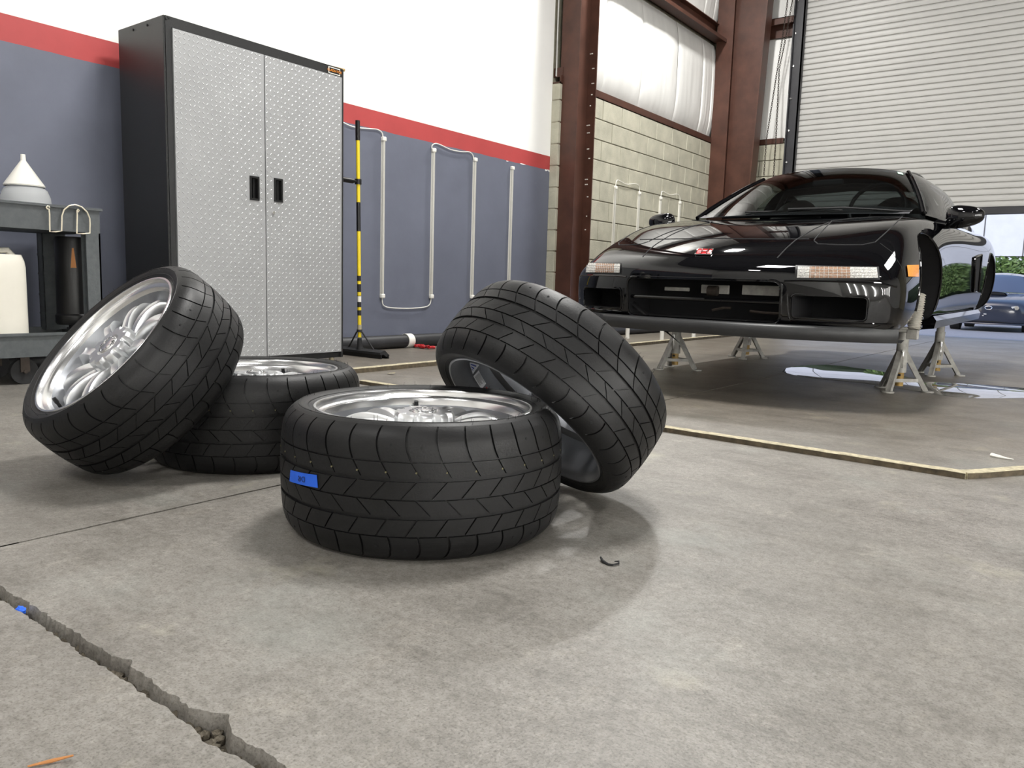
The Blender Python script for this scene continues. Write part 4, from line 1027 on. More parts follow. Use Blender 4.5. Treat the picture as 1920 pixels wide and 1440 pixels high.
# puddle
pud = [(1466, 697), (1474, 690), (1492, 686.5), (1520, 684.5), (1548, 684), (1578, 686), (1605, 690), (1640, 694), (1672, 701), (1700, 707), (1735, 716), (1790, 719), (1850, 722), (1935, 729), (1990, 742), (1935, 746), (1880, 747), (1830, 747), (1785, 744), (1745, 738), (1712, 733), (1680, 728), (1650, 723), (1610, 718), (1560, 713), (1520, 709), (1490, 704), (1474, 700)]
pm = MB(); P = [G(x, y) for x, y in pud]; cen = sum(P, Vector())/len(P); n = len(P)
pm.add([p+V(0, 0, .0006) for p in P]+[cen+(p-cen)*.985+V(0, 0, .0016) for p in P], [(i, (i+1) % n, n+(i+1) % n, n+i) for i in range(n)]+[tuple(range(n, 2*n))])
solo('puddle', pm, M['water'], 'shallow water puddle on the concrete under the car', 'puddle', kind='stuff', ang=60, fix=False)
# ================================================================== black sports car on stands
CARO = Vector((-1.65, 3.64, .25))
CAR = thing('sports_car', 'glossy black low sports car without wheels on jack stands', 'car', CARO, local=True)
CAR.rotation_euler = (0, .006, 0)
CARM = Matrix.Translation(CARO)@Matrix.Rotation(.006, 4, 'Y'); CARI = CARM.inverted()
ST = [  # s, plan sweep, nine half-section points (t, z) from floor centre round to top centre
 (.020, .30, [(0, .125), (.66, .122), (.825, .128), (.842, .22), (.845, .34), (.82, .385), (.60, .392), (.30, .392), (0, .392)]),
 (.045, .315, [(0, .115), (.70, .113), (.862, .118), (.878, .24), (.878, .36), (.84, .418), (.61, .430), (.31, .430), (0, .430)]),
 (.14, .30, [(0, .115), (.72, .113), (.885, .118), (.900, .26), (.896, .39), (.845, .462), (.63, .488), (.32, .492), (0, .494)]),
 (.31, .25, [(0, .12), (.72, .118), (.89, .122), (.906, .28), (.900, .43), (.835, .535), (.64, .558), (.33, .562), (0, .566)]),
 (.58, .16, [(0, .13), (.66, .13), (.865, .14), (.908, .29), (.905, .49), (.815, .632), (.64, .640), (.34, .636), (0, .640)]),
 (.85, .07, [(0, .14), (.66, .14), (.87, .15), (.910, .30), (.907, .53), (.80, .695), (.65, .700), (.35, .690), (0, .690)]),
 (1.13, .0, [(0, .14), (.66, .14), (.87, .15), (.908, .30), (.906, .55), (.805, .728), (.67, .738), (.36, .732), (0, .732)]),
 (1.42, -.0, [(0, .14), (.66, .14), (.86, .15), (.885, .30), (.893, .57), (.82, .745), (.71, .775), (.38, .775), (0, .775)]),
 (1.85, 0, [(0, .14), (.66, .14), (.84, .15), (.868, .30), (.885, .565), (.838, .735), (.745, .785), (.40, .78), (0, .78)]),
 (2.45, 0, [(0, .14), (.66, .14), (.84, .16), (.872, .31), (.888, .58), (.842, .740), (.755, .800), (.40, .80), (0, .80)]),
 (3.0, 0, [(0, .15), (.66, .15), (.85, .17), (.890, .33), (.902, .60), (.848, .745), (.755, .805), (.40, .82), (0, .82)]),
 (3.5, 0, [(0, .15), (.66, .15), (.86, .18), (.908, .34), (.912, .62), (.852, .760), (.75, .825), (.40, .85), (0, .85)]),
 (4.1, -.10, [(0, .18), (.64, .18), (.84, .22), (.89, .38), (.895, .64), (.83, .80), (.73, .86), (.40, .88), (0, .88)]),
 (4.36, -.20, [(0, .28), (.60, .28), (.78, .32), (.82, .44), (.82, .64), (.79, .79), (.70, .84), (.40, .86), (0, .86)])]
def station_pts(s, c, pts): return [Vector((t, s+c*(abs(t)/.9)**2.6, z)) for t, z in pts]
bv = []; bf = []
for s, c, pts in ST:
    R_ = station_pts(s, c, pts); bv += R_+[Vector((-p.x, p.y, p.z)) for p in R_[7:0:-1]]
for k in range(len(ST)-1):
    for i in range(16): bf.append((k*16+i, k*16+(i+1) % 16, (k+1)*16+(i+1) % 16, (k+1)*16+i))
for k in (0, len(ST)-1):
    o_ = k*16; L = lambda i: o_+(16-i) % 16
    for f in ((0, 1, 7, 8), (1, 2, 6, 7), (2, 3, 5, 6), (3, 4, 5)):
        bf.append(tuple(o_+i for i in f)); bf.append(tuple(L(i) for i in f)[::-1])
bme = bpy.data.meshes.new('body_cage'); bme.from_pydata([tuple(q) for q in bv], [], bf)
bm_ = bmesh.new(); bm_.from_mesh(bme); bmesh.ops.recalc_face_normals(bm_, faces=bm_.faces); bm_.to_mesh(bme); bm_.free()
for m_ in ('paint', 'void'): bme.materials.append(M[m_])
for p in bme.polygons: p.use_smooth = True
cage = bpy.data.objects.new('body_cage', bme); COL.objects.link(cage)
ss = cage.modifiers.new('s', 'SUBSURF'); ss.levels = 3; ss.render_levels = 3
cutters = []
def cutter(mb):
    me = mb.mesh('cut', [M['paint'], M['void']]); me.polygons.foreach_set('material_index', [1]*len(me.polygons))
    o = bpy.data.objects.new('cut', me); COL.objects.link(o); cutters.append(o)
    md = cage.modifiers.new('b', 'BOOLEAN'); md.operation = 'DIFFERENCE'; md.solver = 'EXACT'; md.object = o
def rrect(a, b, c, d, r, n=5):
    """rounded rectangle polygon (x, z)"""
    out = []
    for cx_, cz_, a0 in ((b-r, d-r, 0), (a+r, d-r, pi/2), (a+r, c+r, pi), (b-r, c+r, 1.5*pi)):
        for i in range(n+1): t = a0+pi/2*i/n; out.append((cx_+r*cos(t), cz_+r*sin(t)))
    return out
cutter(MB().prism(rrect(-.405, .405, .160, .352, .035), -.3, .34, 1))
for sg in (-1, 1):
    cutter(MB().prism([(sg*x, z) for x, z in rrect(.462, .765, .188, .292, .018)], -.3, .42, 1))
    cutter(MB().cyl((sg*.52, .99, .305), (sg*1.3, .99, .305), .335, n=64))
    cutter(MB().cyl((sg*.52, 3.52, .315), (sg*1.3, 3.52, .315), .345, n=64))
    cutter(MB().box2((sg*.60, .66, .0), (sg*1.3, 1.32, .306)))
    cutter(MB().box2((sg*.60, 3.19, .0), (sg*1.3, 3.85, .306)))
dg = bpy.context.evaluated_depsgraph_get(); dg.update()
BODY = bpy.data.meshes.new_from_object(cage.evaluated_get(dg)); BODY.name = 'body'
for o in cutters+[cage]: bpy.data.objects.remove(o)
for p in BODY.polygons: p.use_smooth = True
BODY.set_sharp_from_angle(angle=radians(40))
body = lpart(CAR, 'body', BODY, label='glossy black painted body shell')
BVH = BVHTree.FromPolygons([q.co.copy() for q in BODY.vertices], [tuple(p.vertices) for p in BODY.polygons])
def hit(px, py, off=.003):
    o = CARI@CAM; d = CARI.to_3x3()@ray(px, py); h = BVH.ray_cast(o, d)
    if h[0] is None: return None
    n_ = h[1] if h[1].dot(d) < 0 else -h[1]
    return h[0]+n_*off
def near(p, off=.003):
    h = BVH.find_nearest(p); return h[0]+h[1]*off
def seam(pxs, r=.0036, name='panel_gap', m_='void', n=10, mirror=False, off=-.0008):
    P = []
    for a, b in zip(pxs[:-1], pxs[1:]):
        for i in range(n):
            q = hit(a[0]+(b[0]-a[0])*i/n, a[1]+(b[1]-a[1])*i/n, off)
            if q and (not P or (q-P[-1]).length < .25): P.append(q)
    if len(P) > 1:
        part(CAR, name, MB().tube(P, r, n=6), M[m_])
        if mirror: part(CAR, name, MB().tube([near(Vector((-q.x, q.y, q.z)), off) for q in P], r, n=6), M[m_])
seam([(1526, 451), (1533, 442), (1560, 414), (1600, 409), (1650, 406), (1694, 404), (1670, 428), (1641, 454), (1617, 459), (1570, 459), (1533, 457), (1526, 451)], mirror=True)
seam([(1200, 449), (1260, 448), (1352, 447), (1440, 448), (1526, 448)])
seam([(1457, 484), (1474, 466), (1492, 450), (1525, 430), (1558, 415)], mirror=True)
seam([(1650, 456), (1672, 472), (1690, 500), (1697, 530), (1698, 553)], r=.002, mirror=True)
seam([(1180, 517), (1250, 519), (1330, 521), (1400, 523), (1462, 525)], r=.002)
# bumper creases and duct rims catch the light as thin lines
def crease(pxs, r=.005, mirror=True): seam(pxs, r, 'bumper_crease', 'paint', 8, mirror, -.001)
crease([(1470, 527), (1500, 526.5), (1560, 527.5), (1650, 531), (1686, 539)])
crease([(1482, 602), (1540, 605), (1620, 607), (1690, 609)])
crease([(1476, 552), (1476, 575), (1480, 600)])
def rim_loop(poly, s0):
    P = []
    for x, z in poly:
        h = BVH.ray_cast(Vector((x*1.0, -.5, z)), Vector((0, 1, 0)))
        P.append(Vector((x, (h[0].y if h[0] is not None else s0), z)))
    return P
for sg in (-1, 1):
    part(CAR, 'duct_rim', MB().tube(rim_loop([(sg*x, z) for x, z in rrect(.455, .772, .181, .299, .022)], .2), .005, n=6, closed=True), M['paint'])
part(CAR, 'grille_rim', MB().tube(rim_loop(rrect(-.413, .413, .152, .360, .040), .05), .006, n=6, closed=True), M['paint'])
# turn signals, side markers, emblem
def surf_patch(quad, off, nu=12, nv=4):
    def f(u, v):
        x = (1-u)*(1-v)*quad[0][0]+u*(1-v)*quad[1][0]+u*v*quad[2][0]+(1-u)*v*quad[3][0]
        y = (1-u)*(1-v)*quad[0][1]+u*(1-v)*quad[1][1]+u*v*quad[2][1]+(1-u)*v*quad[3][1]
        return hit(x, y, off) or Vector((0, 0, 0))
    return f
def sub(f, u0, u1, v0=0, v1=1): return lambda u, v: f(u0+(u1-u0)*u, v0+(v1-v0)*v)
def signal(quad, zones, sg):
    # frame a little larger than the lens
    cx_ = sum(q[0] for q in quad)/4; cy_ = sum(q[1] for q in quad)/4
    big = [(cx_+(q[0]-cx_)*1.06+(3*sg if i in (1, 2) else -3*sg)*0, cy_+(q[1]-cy_)*1.30) for i, q in enumerate(quad)]
    fr = part(CAR, 'turn_signal', MB().grid(surf_patch(big, .002), 14, 4), M['black_plastic'], ang=60, label='rectangular clear turn signal')
    for u0, u1, m_ in zones:
        part(fr, 'lens', MB().grid(sub(surf_patch(quad, .006), u0, u1), 8, 4), M[m_], ang=60)
    rb = MB(); f = surf_patch(quad, .0065)
    for i in range(1, 18): rb.tube([f(i/18, v/4) for v in range(5)], .0011, n=4)
    for j in (1, 2, 3): rb.tube([f(u/18, j/4) for u in range(19)], .0011, n=4)
    part(fr, 'lens_ribs', rb, M['lamp_clear'])
signal([(1496, 501), (1643, 503), (1645, 522), (1494, 521)], ((0, .15, 'lamp_clear'), (.15, .52, 'lamp_brown'), (.52, .66, 'lamp_brown'), (.66, 1, 'lamp_clear')), 1)
signal([(1102, 494.5), (1164, 496), (1163, 511.5), (1100, 511)], ((0, .26, 'lamp_clear'), (.26, .83, 'lamp_brown'), (.83, 1, 'lamp_clear')), -1)
mk = part(CAR, 'side_marker', MB().grid(surf_patch([(1699, 498), (1721, 497), (1721, 519), (1701, 519)], .005), 6, 6), M['amber'], label='amber side marker lamp', ang=60)
EM = surf_patch([(1309, 468), (1338, 469), (1332.5, 479), (1303.5, 478.5)], .004, 8, 4)
em = part(CAR, 'emblem', MB().grid(EM, 8, 4), M['emblem_red'], label='red and chrome hood emblem', ang=60)
EM2 = surf_patch([(1309, 468), (1338, 469), (1332.5, 479), (1303.5, 478.5)], .006, 8, 4)
eb = MB(); ring = [EM2(u/6, 0) for u in range(7)]+[EM2(1, v/4) for v in range(1, 5)]+[EM2(1-u/6, 1) for u in range(1, 7)]+[EM2(0, 1-v/4) for v in range(1, 4)]
eb.tube(ring, .0028, n=6, closed=True)
eb.tube([EM2(.30, .12), EM2(.36, .5), EM2(.26, .9)], .0032, n=6); eb.tube([EM2(.72, .12), EM2(.66, .5), EM2(.74, .9)], .0032, n=6); eb.tube([EM2(.34, .5), EM2(.68, .5)], .0032, n=6)
part(em, 'emblem_chrome', eb, M['chrome'])
# grille cavity: bar and radiator pieces
part(CAR, 'grille_bar', MB().tube([(-.40+.8*i/16, .07+.05*((-.40+.8*i/16)/.4)**2, .268-.012) for i in range(17)], .010, n=8), M['paint'])
for a, b, z0, z1 in ((-.26, -.12, .292, .312), (-.05, .10, .285, .33), (.17, .36, .285, .335)): part(CAR, 'radiator_bracket', MB().cbox((a, .22, z0), (b, .24, z1), .003), M['stand'])

part(CAR, 'radiator_hose', MB().tube([(.02, .22, .20), (.08, .22, .215), (.12, .22, .215)], .007, n=6), M['hub_dark'])
part(CAR, 'radiator_hose', MB().tube([(.22, .22, .205), (.30, .22, .20), (.38, .22, .20)], .007, n=6), M['hub_dark'])
part(CAR, 'horn', MB().cyl((.0, .20, .30), (.05, .20, .30), .026, n=16), M['hub_dark'])
# lower lip
def lipf(u, v):
    t = -.885+1.77*u; a = abs(t)/.9; s_ = .022+.315*a**2.6+(.05 if abs(t) > .8 else 0)*((abs(t)-.8)/.085 if abs(t) > .8 else 0)
    pr = [(.018, .155), (-.004, .150), (-.012, .135), (-.010, .105), (.002, .085), (.06, .082), (.14, .095)][min(6, int(round(v*6)))]
    return (t, s_+pr[0], pr[1])
part(CAR, 'lower_lip', MB().grid(lipf, 60, 6), M['grey_lip'], label='matte dark grey bumper lip', ang=50)
# side skirts
for sg in (-1, 1):
    sk = MB(); pr = [(.875, .20), (.893, .175), (.885, .13), (.80, .118), (.78, .15)]
    ys_ = [1.30+1.9*i/20 for i in range(21)]
    sk.add([(sg*x, y, z+.025*((y-1.3)/1.9)) for y in ys_ for x, z in pr], [(i*5+k, i*5+(k+1) % 5, (i+1)*5+(k+1) % 5, (i+1)*5+k) for i in range(20) for k in range(5)]+[(0, 1, 2, 3, 4), (100, 101, 102, 103, 104)])
    part(CAR, 'side_skirt', sk, M['paint'], ang=40)
    # arch lips
    for yc, zc_, r_ in ((.99, .305, .335), (3.52, .315, .345)):
        pts = []
        for i in range(33):
            a = radians(-12+204*i/32); q = Vector((sg*.9, yc+r_*cos(a), zc_+r_*sin(a)))
            h = BVH.ray_cast(Vector((sg*1.3, yc+(r_+.006)*cos(a), zc_+(r_+.006)*sin(a))), Vector((-sg, 0, 0)))
            if h[0] is not None and abs(h[0].x) > .7: pts.append(Vector((h[0].x, q.y, q.z)))
        if len(pts) > 3: part(CAR, 'arch_lip', MB().tube(pts, .006, n=8), M['paint'])
    # hub and brake behind each arch
    for yc in (.99, 3.52):
        hb_ = MB().cyl((sg*.60, yc, .31), (sg*.68, yc, .31), .14, n=32).cyl((sg*.68, yc, .31), (sg*.74, yc, .31), .07, n=24)
        part(CAR, 'brake_disc', hb_, M['hub_dark'])
# ribbed hose in front of the arch
p0, p1 = CARI@on(1723, 552, 0, -.775), CARI@on(1713, 618, 0, -.775)
hs = MB(); d = p1-p0
hs.tube([p0+d*(i/60) for i in range(61)], [.029+.005*sin(i*1.57*1.0) for i in range(61)], n=16)
hose = part(CAR, 'ribbed_duct', hs, M['duct'], label='pale ribbed duct hose at the wheel arch')
part(CAR, 'duct_bracket', MB().cbox(p1+V(-.028, -.02, -.05), p1+V(.024, .02, .0), .003), M['stand'])
for i in range(4): q = p0+d*(.2+.24*i); part(CAR, 'liner_bolt', MB().cyl(q+V(.0, .10, 0), q+V(.02, .10, 0), .007, n=8), M['chrome'])

# intake slot behind the door
VQ = [(1826.5, 484), (1838.5, 478), (1832, 548), (1823.5, 546)]
vf = surf_patch(VQ, .003)
vo = part(CAR, 'side_intake', MB().grid(vf, 6, 8), M['void'], ang=60, label='tall black air intake behind the door')
vr = [surf_patch(VQ, .006)(u, v) for u, v in [(0, i/8) for i in range(9)]+[(i/4, 1) for i in range(1, 5)]+[(1, 1-i/8) for i in range(1, 9)]+[(1-i/4, 0) for i in range(1, 4)]]
part(vo, 'intake_rim', MB().tube(vr, .009, n=6, closed=True), M['paint'])
# ---- greenhouse
def lerpc(P, u):
    n_ = len(P)-1; x = u*n_; i = min(int(x), n_-1); w_ = x-i
    p0, p1, p2, p3 = [Vector(P[min(max(j, 0), n_)]) for j in (i-1, i, i+1, i+2)]
    return .5*(2*p1+(p2-p0)*w_+(2*p0-5*p1+4*p2-p3)*w_*w_+(3*p1-p0-3*p2+p3)*w_**3)
def coons(c0, c1, d0, d1, bulge=Vector((0, 0, 0))):
    def f(u, v):
        A = lerpc(c0, u)*(1-v)+lerpc(c1, u)*v; B = lerpc(d0, v)*(1-u)+lerpc(d1, v)*u
        C_ = Vector(c0[0])*(1-u)*(1-v)+Vector(c0[-1])*u*(1-v)+Vector(c1[0])*(1-u)*v+Vector(c1[-1])*u*v
        return A+B-C_+bulge*(16*u*(1-u)*v*(1-v))
    return f
wb = [(-.715, 1.60, .795), (-.60, 1.50, .795), (-.35, 1.40, .793), (0, 1.36, .792), (.35, 1.40, .793), (.60, 1.50, .795), (.715, 1.60, .795)]
wt = [(-.485, 2.225, 1.125), (-.38, 2.19, 1.150), (-.20, 2.165, 1.168), (0, 2.155, 1.174), (.20, 2.165, 1.168), (.38, 2.19, 1.150), (.485, 2.225, 1.125)]
pl = [(.715, 1.60, .795), (.665, 1.75, .883), (.61, 1.90, .966), (.545, 2.07, 1.055), (.485, 2.225, 1.125)]
mir = lambda P: [(-x, y, z) for x, y, z in P]
ws = part(CAR, 'windshield', MB().grid(coons(wb, wt, mir(pl), pl, V(0, 0, .005)), 28, 18), M['glass'], ang=80, fix=False)
st_ = hit  # sticker at the upper corner of the glass
wsf = coons(wb, wt, mir(pl), pl, V(0, 0, .005))
part(ws, 'window_sticker', MB().grid(lambda u, v: wsf(.885+.045*u, .86+.07*v)+V(0, -.002, .003), 3, 3), mat('green_sticker', srgb(190, 222, 200), .4))
re = [(.485, 2.225, 1.125), (.505, 2.45, 1.140), (.505, 2.70, 1.128), (.495, 2.90, 1.098)]
rr = [(-.495, 2.90, 1.098), (-.25, 2.95, 1.125), (0, 2.96, 1.132), (.25, 2.95, 1.125), (.495, 2.90, 1.098)]
part(CAR, 'roof', MB().grid(coons(wt, rr, mir(re), re, V(0, 0, .010)), 28, 14), M['paint'], ang=80, fix=False)
for sg in (1, -1):
    S = (lambda P: P) if sg == 1 else mir
    belt = [(.745, 1.56, .782), (.775, 1.9, .784), (.785, 2.3, .790), (.78, 2.7, .796), (.77, 2.86, .80)]
    top_ = [(.715, 1.60, .797), (.61, 1.92, .975), (.50, 2.24, 1.128), (.512, 2.50, 1.138), (.505, 2.72, 1.124)]
    f = coons(S(belt), S(top_), S([belt[0], top_[0]]), S([belt[-1], (.66, 2.80, 1.01), top_[-1]]), V(sg*.035, 0, .006))
    part(CAR, 'side_window', MB().grid(f, 24, 12), M['glass'], ang=80, fix=False)
    part(CAR, 'a_pillar', MB().tube([Vector(p)+V(sg*.006, .004, .004) for p in S([tuple(lerpc(pl, i/16)) for i in range(17)])], .016, n=10), M['paint'])
    part(CAR, 'roof_rail', MB().tube([Vector(p)+V(sg*.004, 0, -.004) for p in S([tuple(lerpc(re, i/12)) for i in range(13)])], .014, n=10), M['paint'])
    # rear buttress
    bt_ = [(.77, 2.86, .80), (.765, 3.2, .805), (.745, 3.6, .825), (.70, 4.0, .86)]
    tt_ = [(.505, 2.72, 1.124), (.50, 3.05, 1.075), (.52, 3.45, 1.00), (.56, 4.0, .90)]
    part(CAR, 'rear_buttress', MB().grid(coons(S(bt_), S(tt_), S([bt_[0], (.66, 2.80, 1.01), tt_[0]]), S([bt_[-1], tt_[-1]]), V(sg*.02, 0, .01)), 16, 8), M['paint'], ang=80, fix=False)
    # mirror
    bmq = bmesh.new(); bmesh.ops.create_uvsphere(bmq, u_segments=28, v_segments=16, radius=1); bmq.verts.index_update()
    mm = MB()
    def mf(q):
        x, y, z = q.co; e = .75; x = math.copysign(abs(x)**e, x); z = math.copysign(abs(z)**e, z); 
        return Vector((sg*(.950+.098*x), 1.515+.06*y, .772+(.058-.012*x)*z-.008*(1-x)*(z < 0)))
    mm.add([mf(q) for q in bmq.verts], [[q.index for q in f_.verts] for f_ in bmq.faces]); bmq.free()
    mo = part(CAR, 'door_mirror', mm, M['paint'], ang=80)
    part(mo, 'mirror_stalk', MB().tube([(sg*.80, 1.60, .735), (sg*.86, 1.57, .725), (sg*.93, 1.53, .735)], [.03, .022, .026], n=12), M['paint'])
rg0 = [(-.495, 2.90, 1.098), (0, 2.96, 1.132), (.495, 2.90, 1.098)]; rg1 = [(-.50, 3.45, 1.0), (0, 3.5, 1.0), (.50, 3.45, 1.0)]
part(CAR, 'rear_window', MB().grid(coons(rg1, rg0, [rg1[0], rg0[0]], [rg1[-1], rg0[-1]]), 12, 8), M['glass'], ang=80, fix=False)
part(CAR, 'engine_cover', MB().grid(coons([(-.55, 4.15, .895), (0, 4.2, .90), (.55, 4.15, .895)], rg1, [(-.55, 4.15, .895), rg1[0]], [(.55, 4.15, .895), rg1[-1]]), 8, 8), M['paint'], ang=80, fix=False)
# cabin: dash, wheel, seats, bulkhead, mirror
part(CAR, 'dashboard', MB().grid(lambda u, v: (-.66+1.32*u, 1.50+.42*v-.10*(1-(2*u-1)**2)*(1-v), .79+.055*sin(pi*min(1, v*.8))+(.035*math.exp(-((u-.78)/.12)**2))*v), 24, 8), M['dash'], ang=70)
part(CAR, 'steering_wheel', MB().tube([Vector((.36+.17*cos(2*pi*i/40), 2.03+.06*sin(2*pi*i/40), .875+.165*sin(2*pi*i/40))) for i in range(40)], .014, n=8, closed=True).bar((.2, 2.03, .875), (.52, 2.03, .875), .03, .02), M['black_plastic'])
for t in (-.36, .36):
    bmq = bmesh.new(); bmesh.ops.create_uvsphere(bmq, u_segments=20, v_segments=14, radius=1); bmq.verts.index_update(); sm = MB()
    sm.add([(t+(.20-.07*max(0, q.co.z))*math.copysign(abs(q.co.x)**.6, q.co.x), 2.62+.10*q.co.y+.06*q.co.z, .84+.18*math.copysign(abs(q.co.z)**.8, q.co.z)) for q in bmq.verts], [[q.index for q in f_.verts] for f_ in bmq.faces]); bmq.free()
    part(CAR, 'seat', sm, M['seat'], ang=80)
part(CAR, 'bulkhead', MB().box2((-.62, 2.84, .78), (.62, 2.86, .97)), M['seat'], smooth=False)
part(CAR, 'roll_frame', MB().tube([(-.60, 2.80, .88), (-.50, 2.78, 1.09), (0, 2.78, 1.118), (.50, 2.78, 1.09), (.60, 2.80, .88)], .03, n=8), M['seat'])
part(CAR, 'interior_mirror', MB().cbox((-.11, 2.14, 1.055), (.10, 2.165, 1.10), .012), M['dash'])
part(CAR, 'wiper', MB().tube([(.66, 1.545, .805), (.30, 1.45, .83), (-.02, 1.40, .825)], .007, n=6).tube([(.30, 1.43, .812), (-.30, 1.41, .815)], .006, n=6), M['matte_black'])

# stands under the sills
def stand_center(feet): P = [G(x, y) for x, y in feet]; return sum(P, Vector())/len(P)
jack_stand((-.925, 4.985), radians(-100), .375, 'grey jack stand at the front beside the ribbed duct hose')
jack_stand((-.925, 6.26), radians(-95), .385, 'grey jack stand under the rear of the door sill standing past the puddle')
jack_stand((-2.36, 5.00), radians(-110), .375, 'grey jack stand between a white post and the leaning wheel')
jack_stand((-2.36, 6.36), radians(-80), .385, 'grey jack stand deepest under the car on the wall side')
# ================================================================== parked car outside
S0 = on(1849.5, 610, 2, -.095); SC = Vector((S0.x, S0.y, -.25))
SUB = thing('hatchback_car', 'dark blue hatchback with hood scoop parked outside by the hedge', 'car', SC, local=True)
ST2 = [(.02, .22, [(0, .20), (.55, .20), (.72, .22), (.80, .30), (.80, .48), (.74, .62), (.55, .66), (.30, .67), (0, .67)]),
 (.10, .25, [(0, .17), (.60, .17), (.80, .20), (.86, .32), (.86, .50), (.80, .68), (.60, .73), (.32, .745), (0, .75)]),
 (.5, .12, [(0, .17), (.65, .17), (.84, .20), (.89, .34), (.89, .60), (.82, .80), (.62, .845), (.34, .855), (0, .86)]),
 (1.1, 0, [(0, .18), (.66, .18), (.86, .22), (.895, .36), (.895, .66), (.84, .90), (.66, .935), (.36, .945), (0, .95)]),
 (1.5, 0, [(0, .18), (.66, .18), (.86, .22), (.885, .36), (.885, .68), (.84, .94), (.70, .97), (.36, .98), (0, .98)]),
 (4.1, 0, [(0, .2), (.66, .2), (.86, .22), (.885, .36), (.885, .72), (.84, 1.0), (.70, 1.03), (.36, 1.03), (0, 1.03)]),
 (4.4, -.1, [(0, .3), (.6, .3), (.78, .32), (.80, .42), (.80, .72), (.78, .95), (.66, 1.0), (.36, 1.0), (0, 1.0)])]
bv = []; bf = []
for s, c, pts in ST2:
    R_ = station_pts(s, c, pts); bv += R_+[Vector((-p.x, p.y, p.z)) for p in R_[7:0:-1]]
for k in range(len(ST2)-1):
    for i in range(16): bf.append((k*16+i, k*16+(i+1) % 16, (k+1)*16+(i+1) % 16, (k+1)*16+i))
for k in (0, len(ST2)-1):
    o_ = k*16; L = lambda i: o_+(16-i) % 16
    for f in ((0, 1, 7, 8), (1, 2, 6, 7), (2, 3, 5, 6), (3, 4, 5)):
        bf.append(tuple(o_+i for i in f)); bf.append(tuple(L(i) for i in f)[::-1])
sb = MB().add(bv, bf); sme = sb.mesh('body', M['blue_paint'])
so = lpart(SUB, 'body', sme, label='dark blue body'); md = so.modifiers.new('s', 'SUBSURF'); md.levels = 2; md.render_levels = 3
for p in sme.polygons: p.use_smooth = True
wb2 = [(-.70, 1.52, .965), (-.35, 1.28, .985), (0, 1.22, .99), (.35, 1.28, .985), (.70, 1.52, .965)]
wt2 = [(-.52, 2.15, 1.40), (-.26, 2.06, 1.435), (0, 2.03, 1.445), (.26, 2.06, 1.435), (.52, 2.15, 1.40)]
lpart(SUB, 'windshield', MB().grid(coons(wb2, wt2, [wb2[0], wt2[0]], [wb2[-1], wt2[-1]], V(0, -.03, .02)), 16, 10).mesh('windshield', M['blue_glass'], ang=80))
rr2 = [(-.50, 4.0, 1.36), (0, 4.1, 1.42), (.50, 4.0, 1.36)]
lpart(SUB, 'roof', MB().grid(coons(wt2, rr2, [wt2[0], (-.56, 3, 1.45), rr2[0]], [wt2[-1], (.56, 3, 1.45), rr2[-1]], V(0, 0, .02)), 16, 10).mesh('roof', M['blue_paint'], ang=80))
for sg in (-1, 1):
    lpart(SUB, 'side_window', MB().grid(coons([(sg*.76, 1.5, .97), (sg*.80, 2.8, 1.0), (sg*.74, 4.2, 1.02)], [(sg*.53, 2.15, 1.40), (sg*.565, 3, 1.44), (sg*.51, 4.0, 1.36)], [(sg*.76, 1.5, .97), (sg*.53, 2.15, 1.40)], [(sg*.74, 4.2, 1.02), (sg*.51, 4.0, 1.36)]), 12, 6).mesh('side_window', M['blue_glass'], ang=80))
    lpart(SUB, 'a_pillar', MB().tube([(sg*.72, 1.51, .97), (sg*.53, 2.15, 1.41)], .03, n=8).mesh('a_pillar', M['blue_paint']))
    lpart(SUB, 'headlight', MB().grid(lambda u, v: (sg*(.47+.33*u), .085+.26*u**1.7-.03*v*0, .52+.04*u+(.11+.02*u)*v), 10, 4).mesh('headlight', M['lamp_clear'], ang=60))
    lpart(SUB, 'headlight_bulb', MB().lathe([(0, 0), (.05, 0), (.055, -.02)], n=20).xf(Matrix.Translation((sg*.58, .10, .60))@Matrix.Rotation(pi/2, 4, 'X')).mesh('headlight_bulb', M['chrome']))
    mq = MB(); bmq = bmesh.new(); bmesh.ops.create_uvsphere(bmq, u_segments=16, v_segments=10, radius=1); bmq.verts.index_update()
    mq.add([(sg*.98+.10*q.co.x, 1.62+.06*q.co.y, 1.04+.07*q.co.z) for q in bmq.verts], [[q.index for q in f_.verts] for f_ in bmq.faces]); bmq.free(); mq.cyl((sg*.82, 1.65, .98), (sg*.92, 1.63, 1.02), .025, n=8)
    lpart(SUB, 'door_mirror', mq.mesh('door_mirror', M['blue_paint'], ang=80))
    for yw_ in (.95, 3.55):
        lpart(SUB, 'wheel', MB().cyl((sg*.68, yw_, .32), (sg*.90, yw_, .32), .32, n=32).mesh('wheel', M['matte_black']))
lpart(SUB, 'hood_scoop', MB().grid(lambda u, v: (-.30+.60*u, .80+.5*v, .905+.05*v+(.085*(1-v)**.5)*(sin(pi*u))**.35), 16, 8).mesh('hood_scoop', M['blue_paint'], ang=70))
lpart(SUB, 'scoop_mouth', MB().grid(lambda u, v: (-.27+.54*u, .798, .915+.065*v*(sin(pi*u))**.35), 12, 3).mesh('scoop_mouth', M['void']))
gr_ = lpart(SUB, 'grille', MB().grid(lambda u, v: (-.44+.88*u, .07+.04*(2*u-1)**2, .47+.13*v-.03*(1-v)*(2*u-1)**2), 16, 4).mesh('grille', M['void'], ang=70))
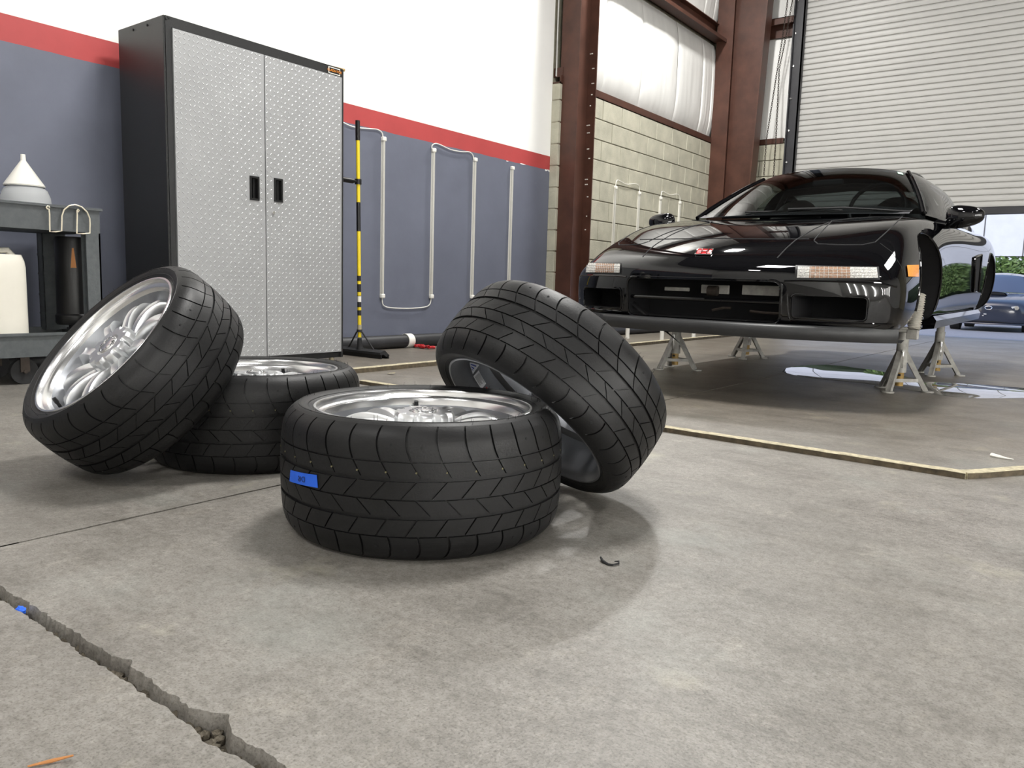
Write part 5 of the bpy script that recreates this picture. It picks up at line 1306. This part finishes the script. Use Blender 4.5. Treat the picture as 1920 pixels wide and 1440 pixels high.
lpart(gr_, 'grille_wing', MB().tube([(-.45+.9*i/20, .055+.04*(2*i/20-1)**2, .585+.015*abs(2*i/20-1)) for i in range(21)], .014, n=8).mesh('grille_wing', M['chrome']))
em2 = MB(); em2.tube([(.075*cos(2*pi*i/28), .042, .585+.042*sin(2*pi*i/28)) for i in range(28)], .007, n=6, closed=True)
for x, z, s_ in ((-.028, .592, .013), (.012, .597, .007), (.036, .590, .007), (.022, .575, .007), (-.002, .571, .007), (.045, .575, .006)):
    em2.add([(x+s_*(1 if k % 2 == 0 else .35)*cos(pi*k/4), .040, z+s_*(1 if k % 2 == 0 else .35)*sin(pi*k/4)) for k in range(8)], [tuple(range(8))])
lpart(gr_, 'oval_emblem', em2.mesh('oval_emblem', M['chrome'])); lpart(gr_, 'emblem_plate', MB().add([(.07*cos(2*pi*i/28), .046, .585+.038*sin(2*pi*i/28)) for i in range(28)], [tuple(range(28))]).mesh('emblem_plate', M['blue_paint']))
tt = text_mb('STI', .05); tt.xf(basis((.28, .055, .54), (1, 0, 0), (0, 0, 1))); lpart(gr_, 'red_badge', tt.mesh('red_badge', M['emblem_red']))
lpart(SUB, 'lower_intake', MB().grid(lambda u, v: (-.52+1.04*u, .055+.06*(2*u-1)**2, .235+.15*v), 12, 3).mesh('lower_intake', M['void'], ang=70))
lpart(SUB, 'lip_spoiler', MB().tube([(-.80+1.6*i/20, .04+.20*abs(2*i/20-1)**2.6, .195) for i in range(21)], .018, n=8).mesh('lip_spoiler', M['blue_paint']))
for z in (.43, .39): lpart(SUB, 'plate_bolt', MB().box((-.10 if z < .4 else -.06, .035, z), (.06 if z > .4 else .03, .01, .014)).mesh('plate_bolt', M['white_plastic']))
# lit light tubes on the far side of the workshop, seen as streaks in the black paint
for i, y in enumerate([-4.6+i*.9 for i in range(12)]):
    t = thing('light_tube', 'lit slim light tube on the opposite wall', 'light', (5.98, y, .5), 'lit light tubes on the opposite wall')
    part(t, 'diffuser', MB().cyl((5.955, y, .52), (5.955, y, 2.38), .025, n=12), M['led']); part(t, 'housing', MB().box2((5.97, y-.02, .5), (6.0, y+.02, 2.4)), M['white_plastic'], smooth=False)
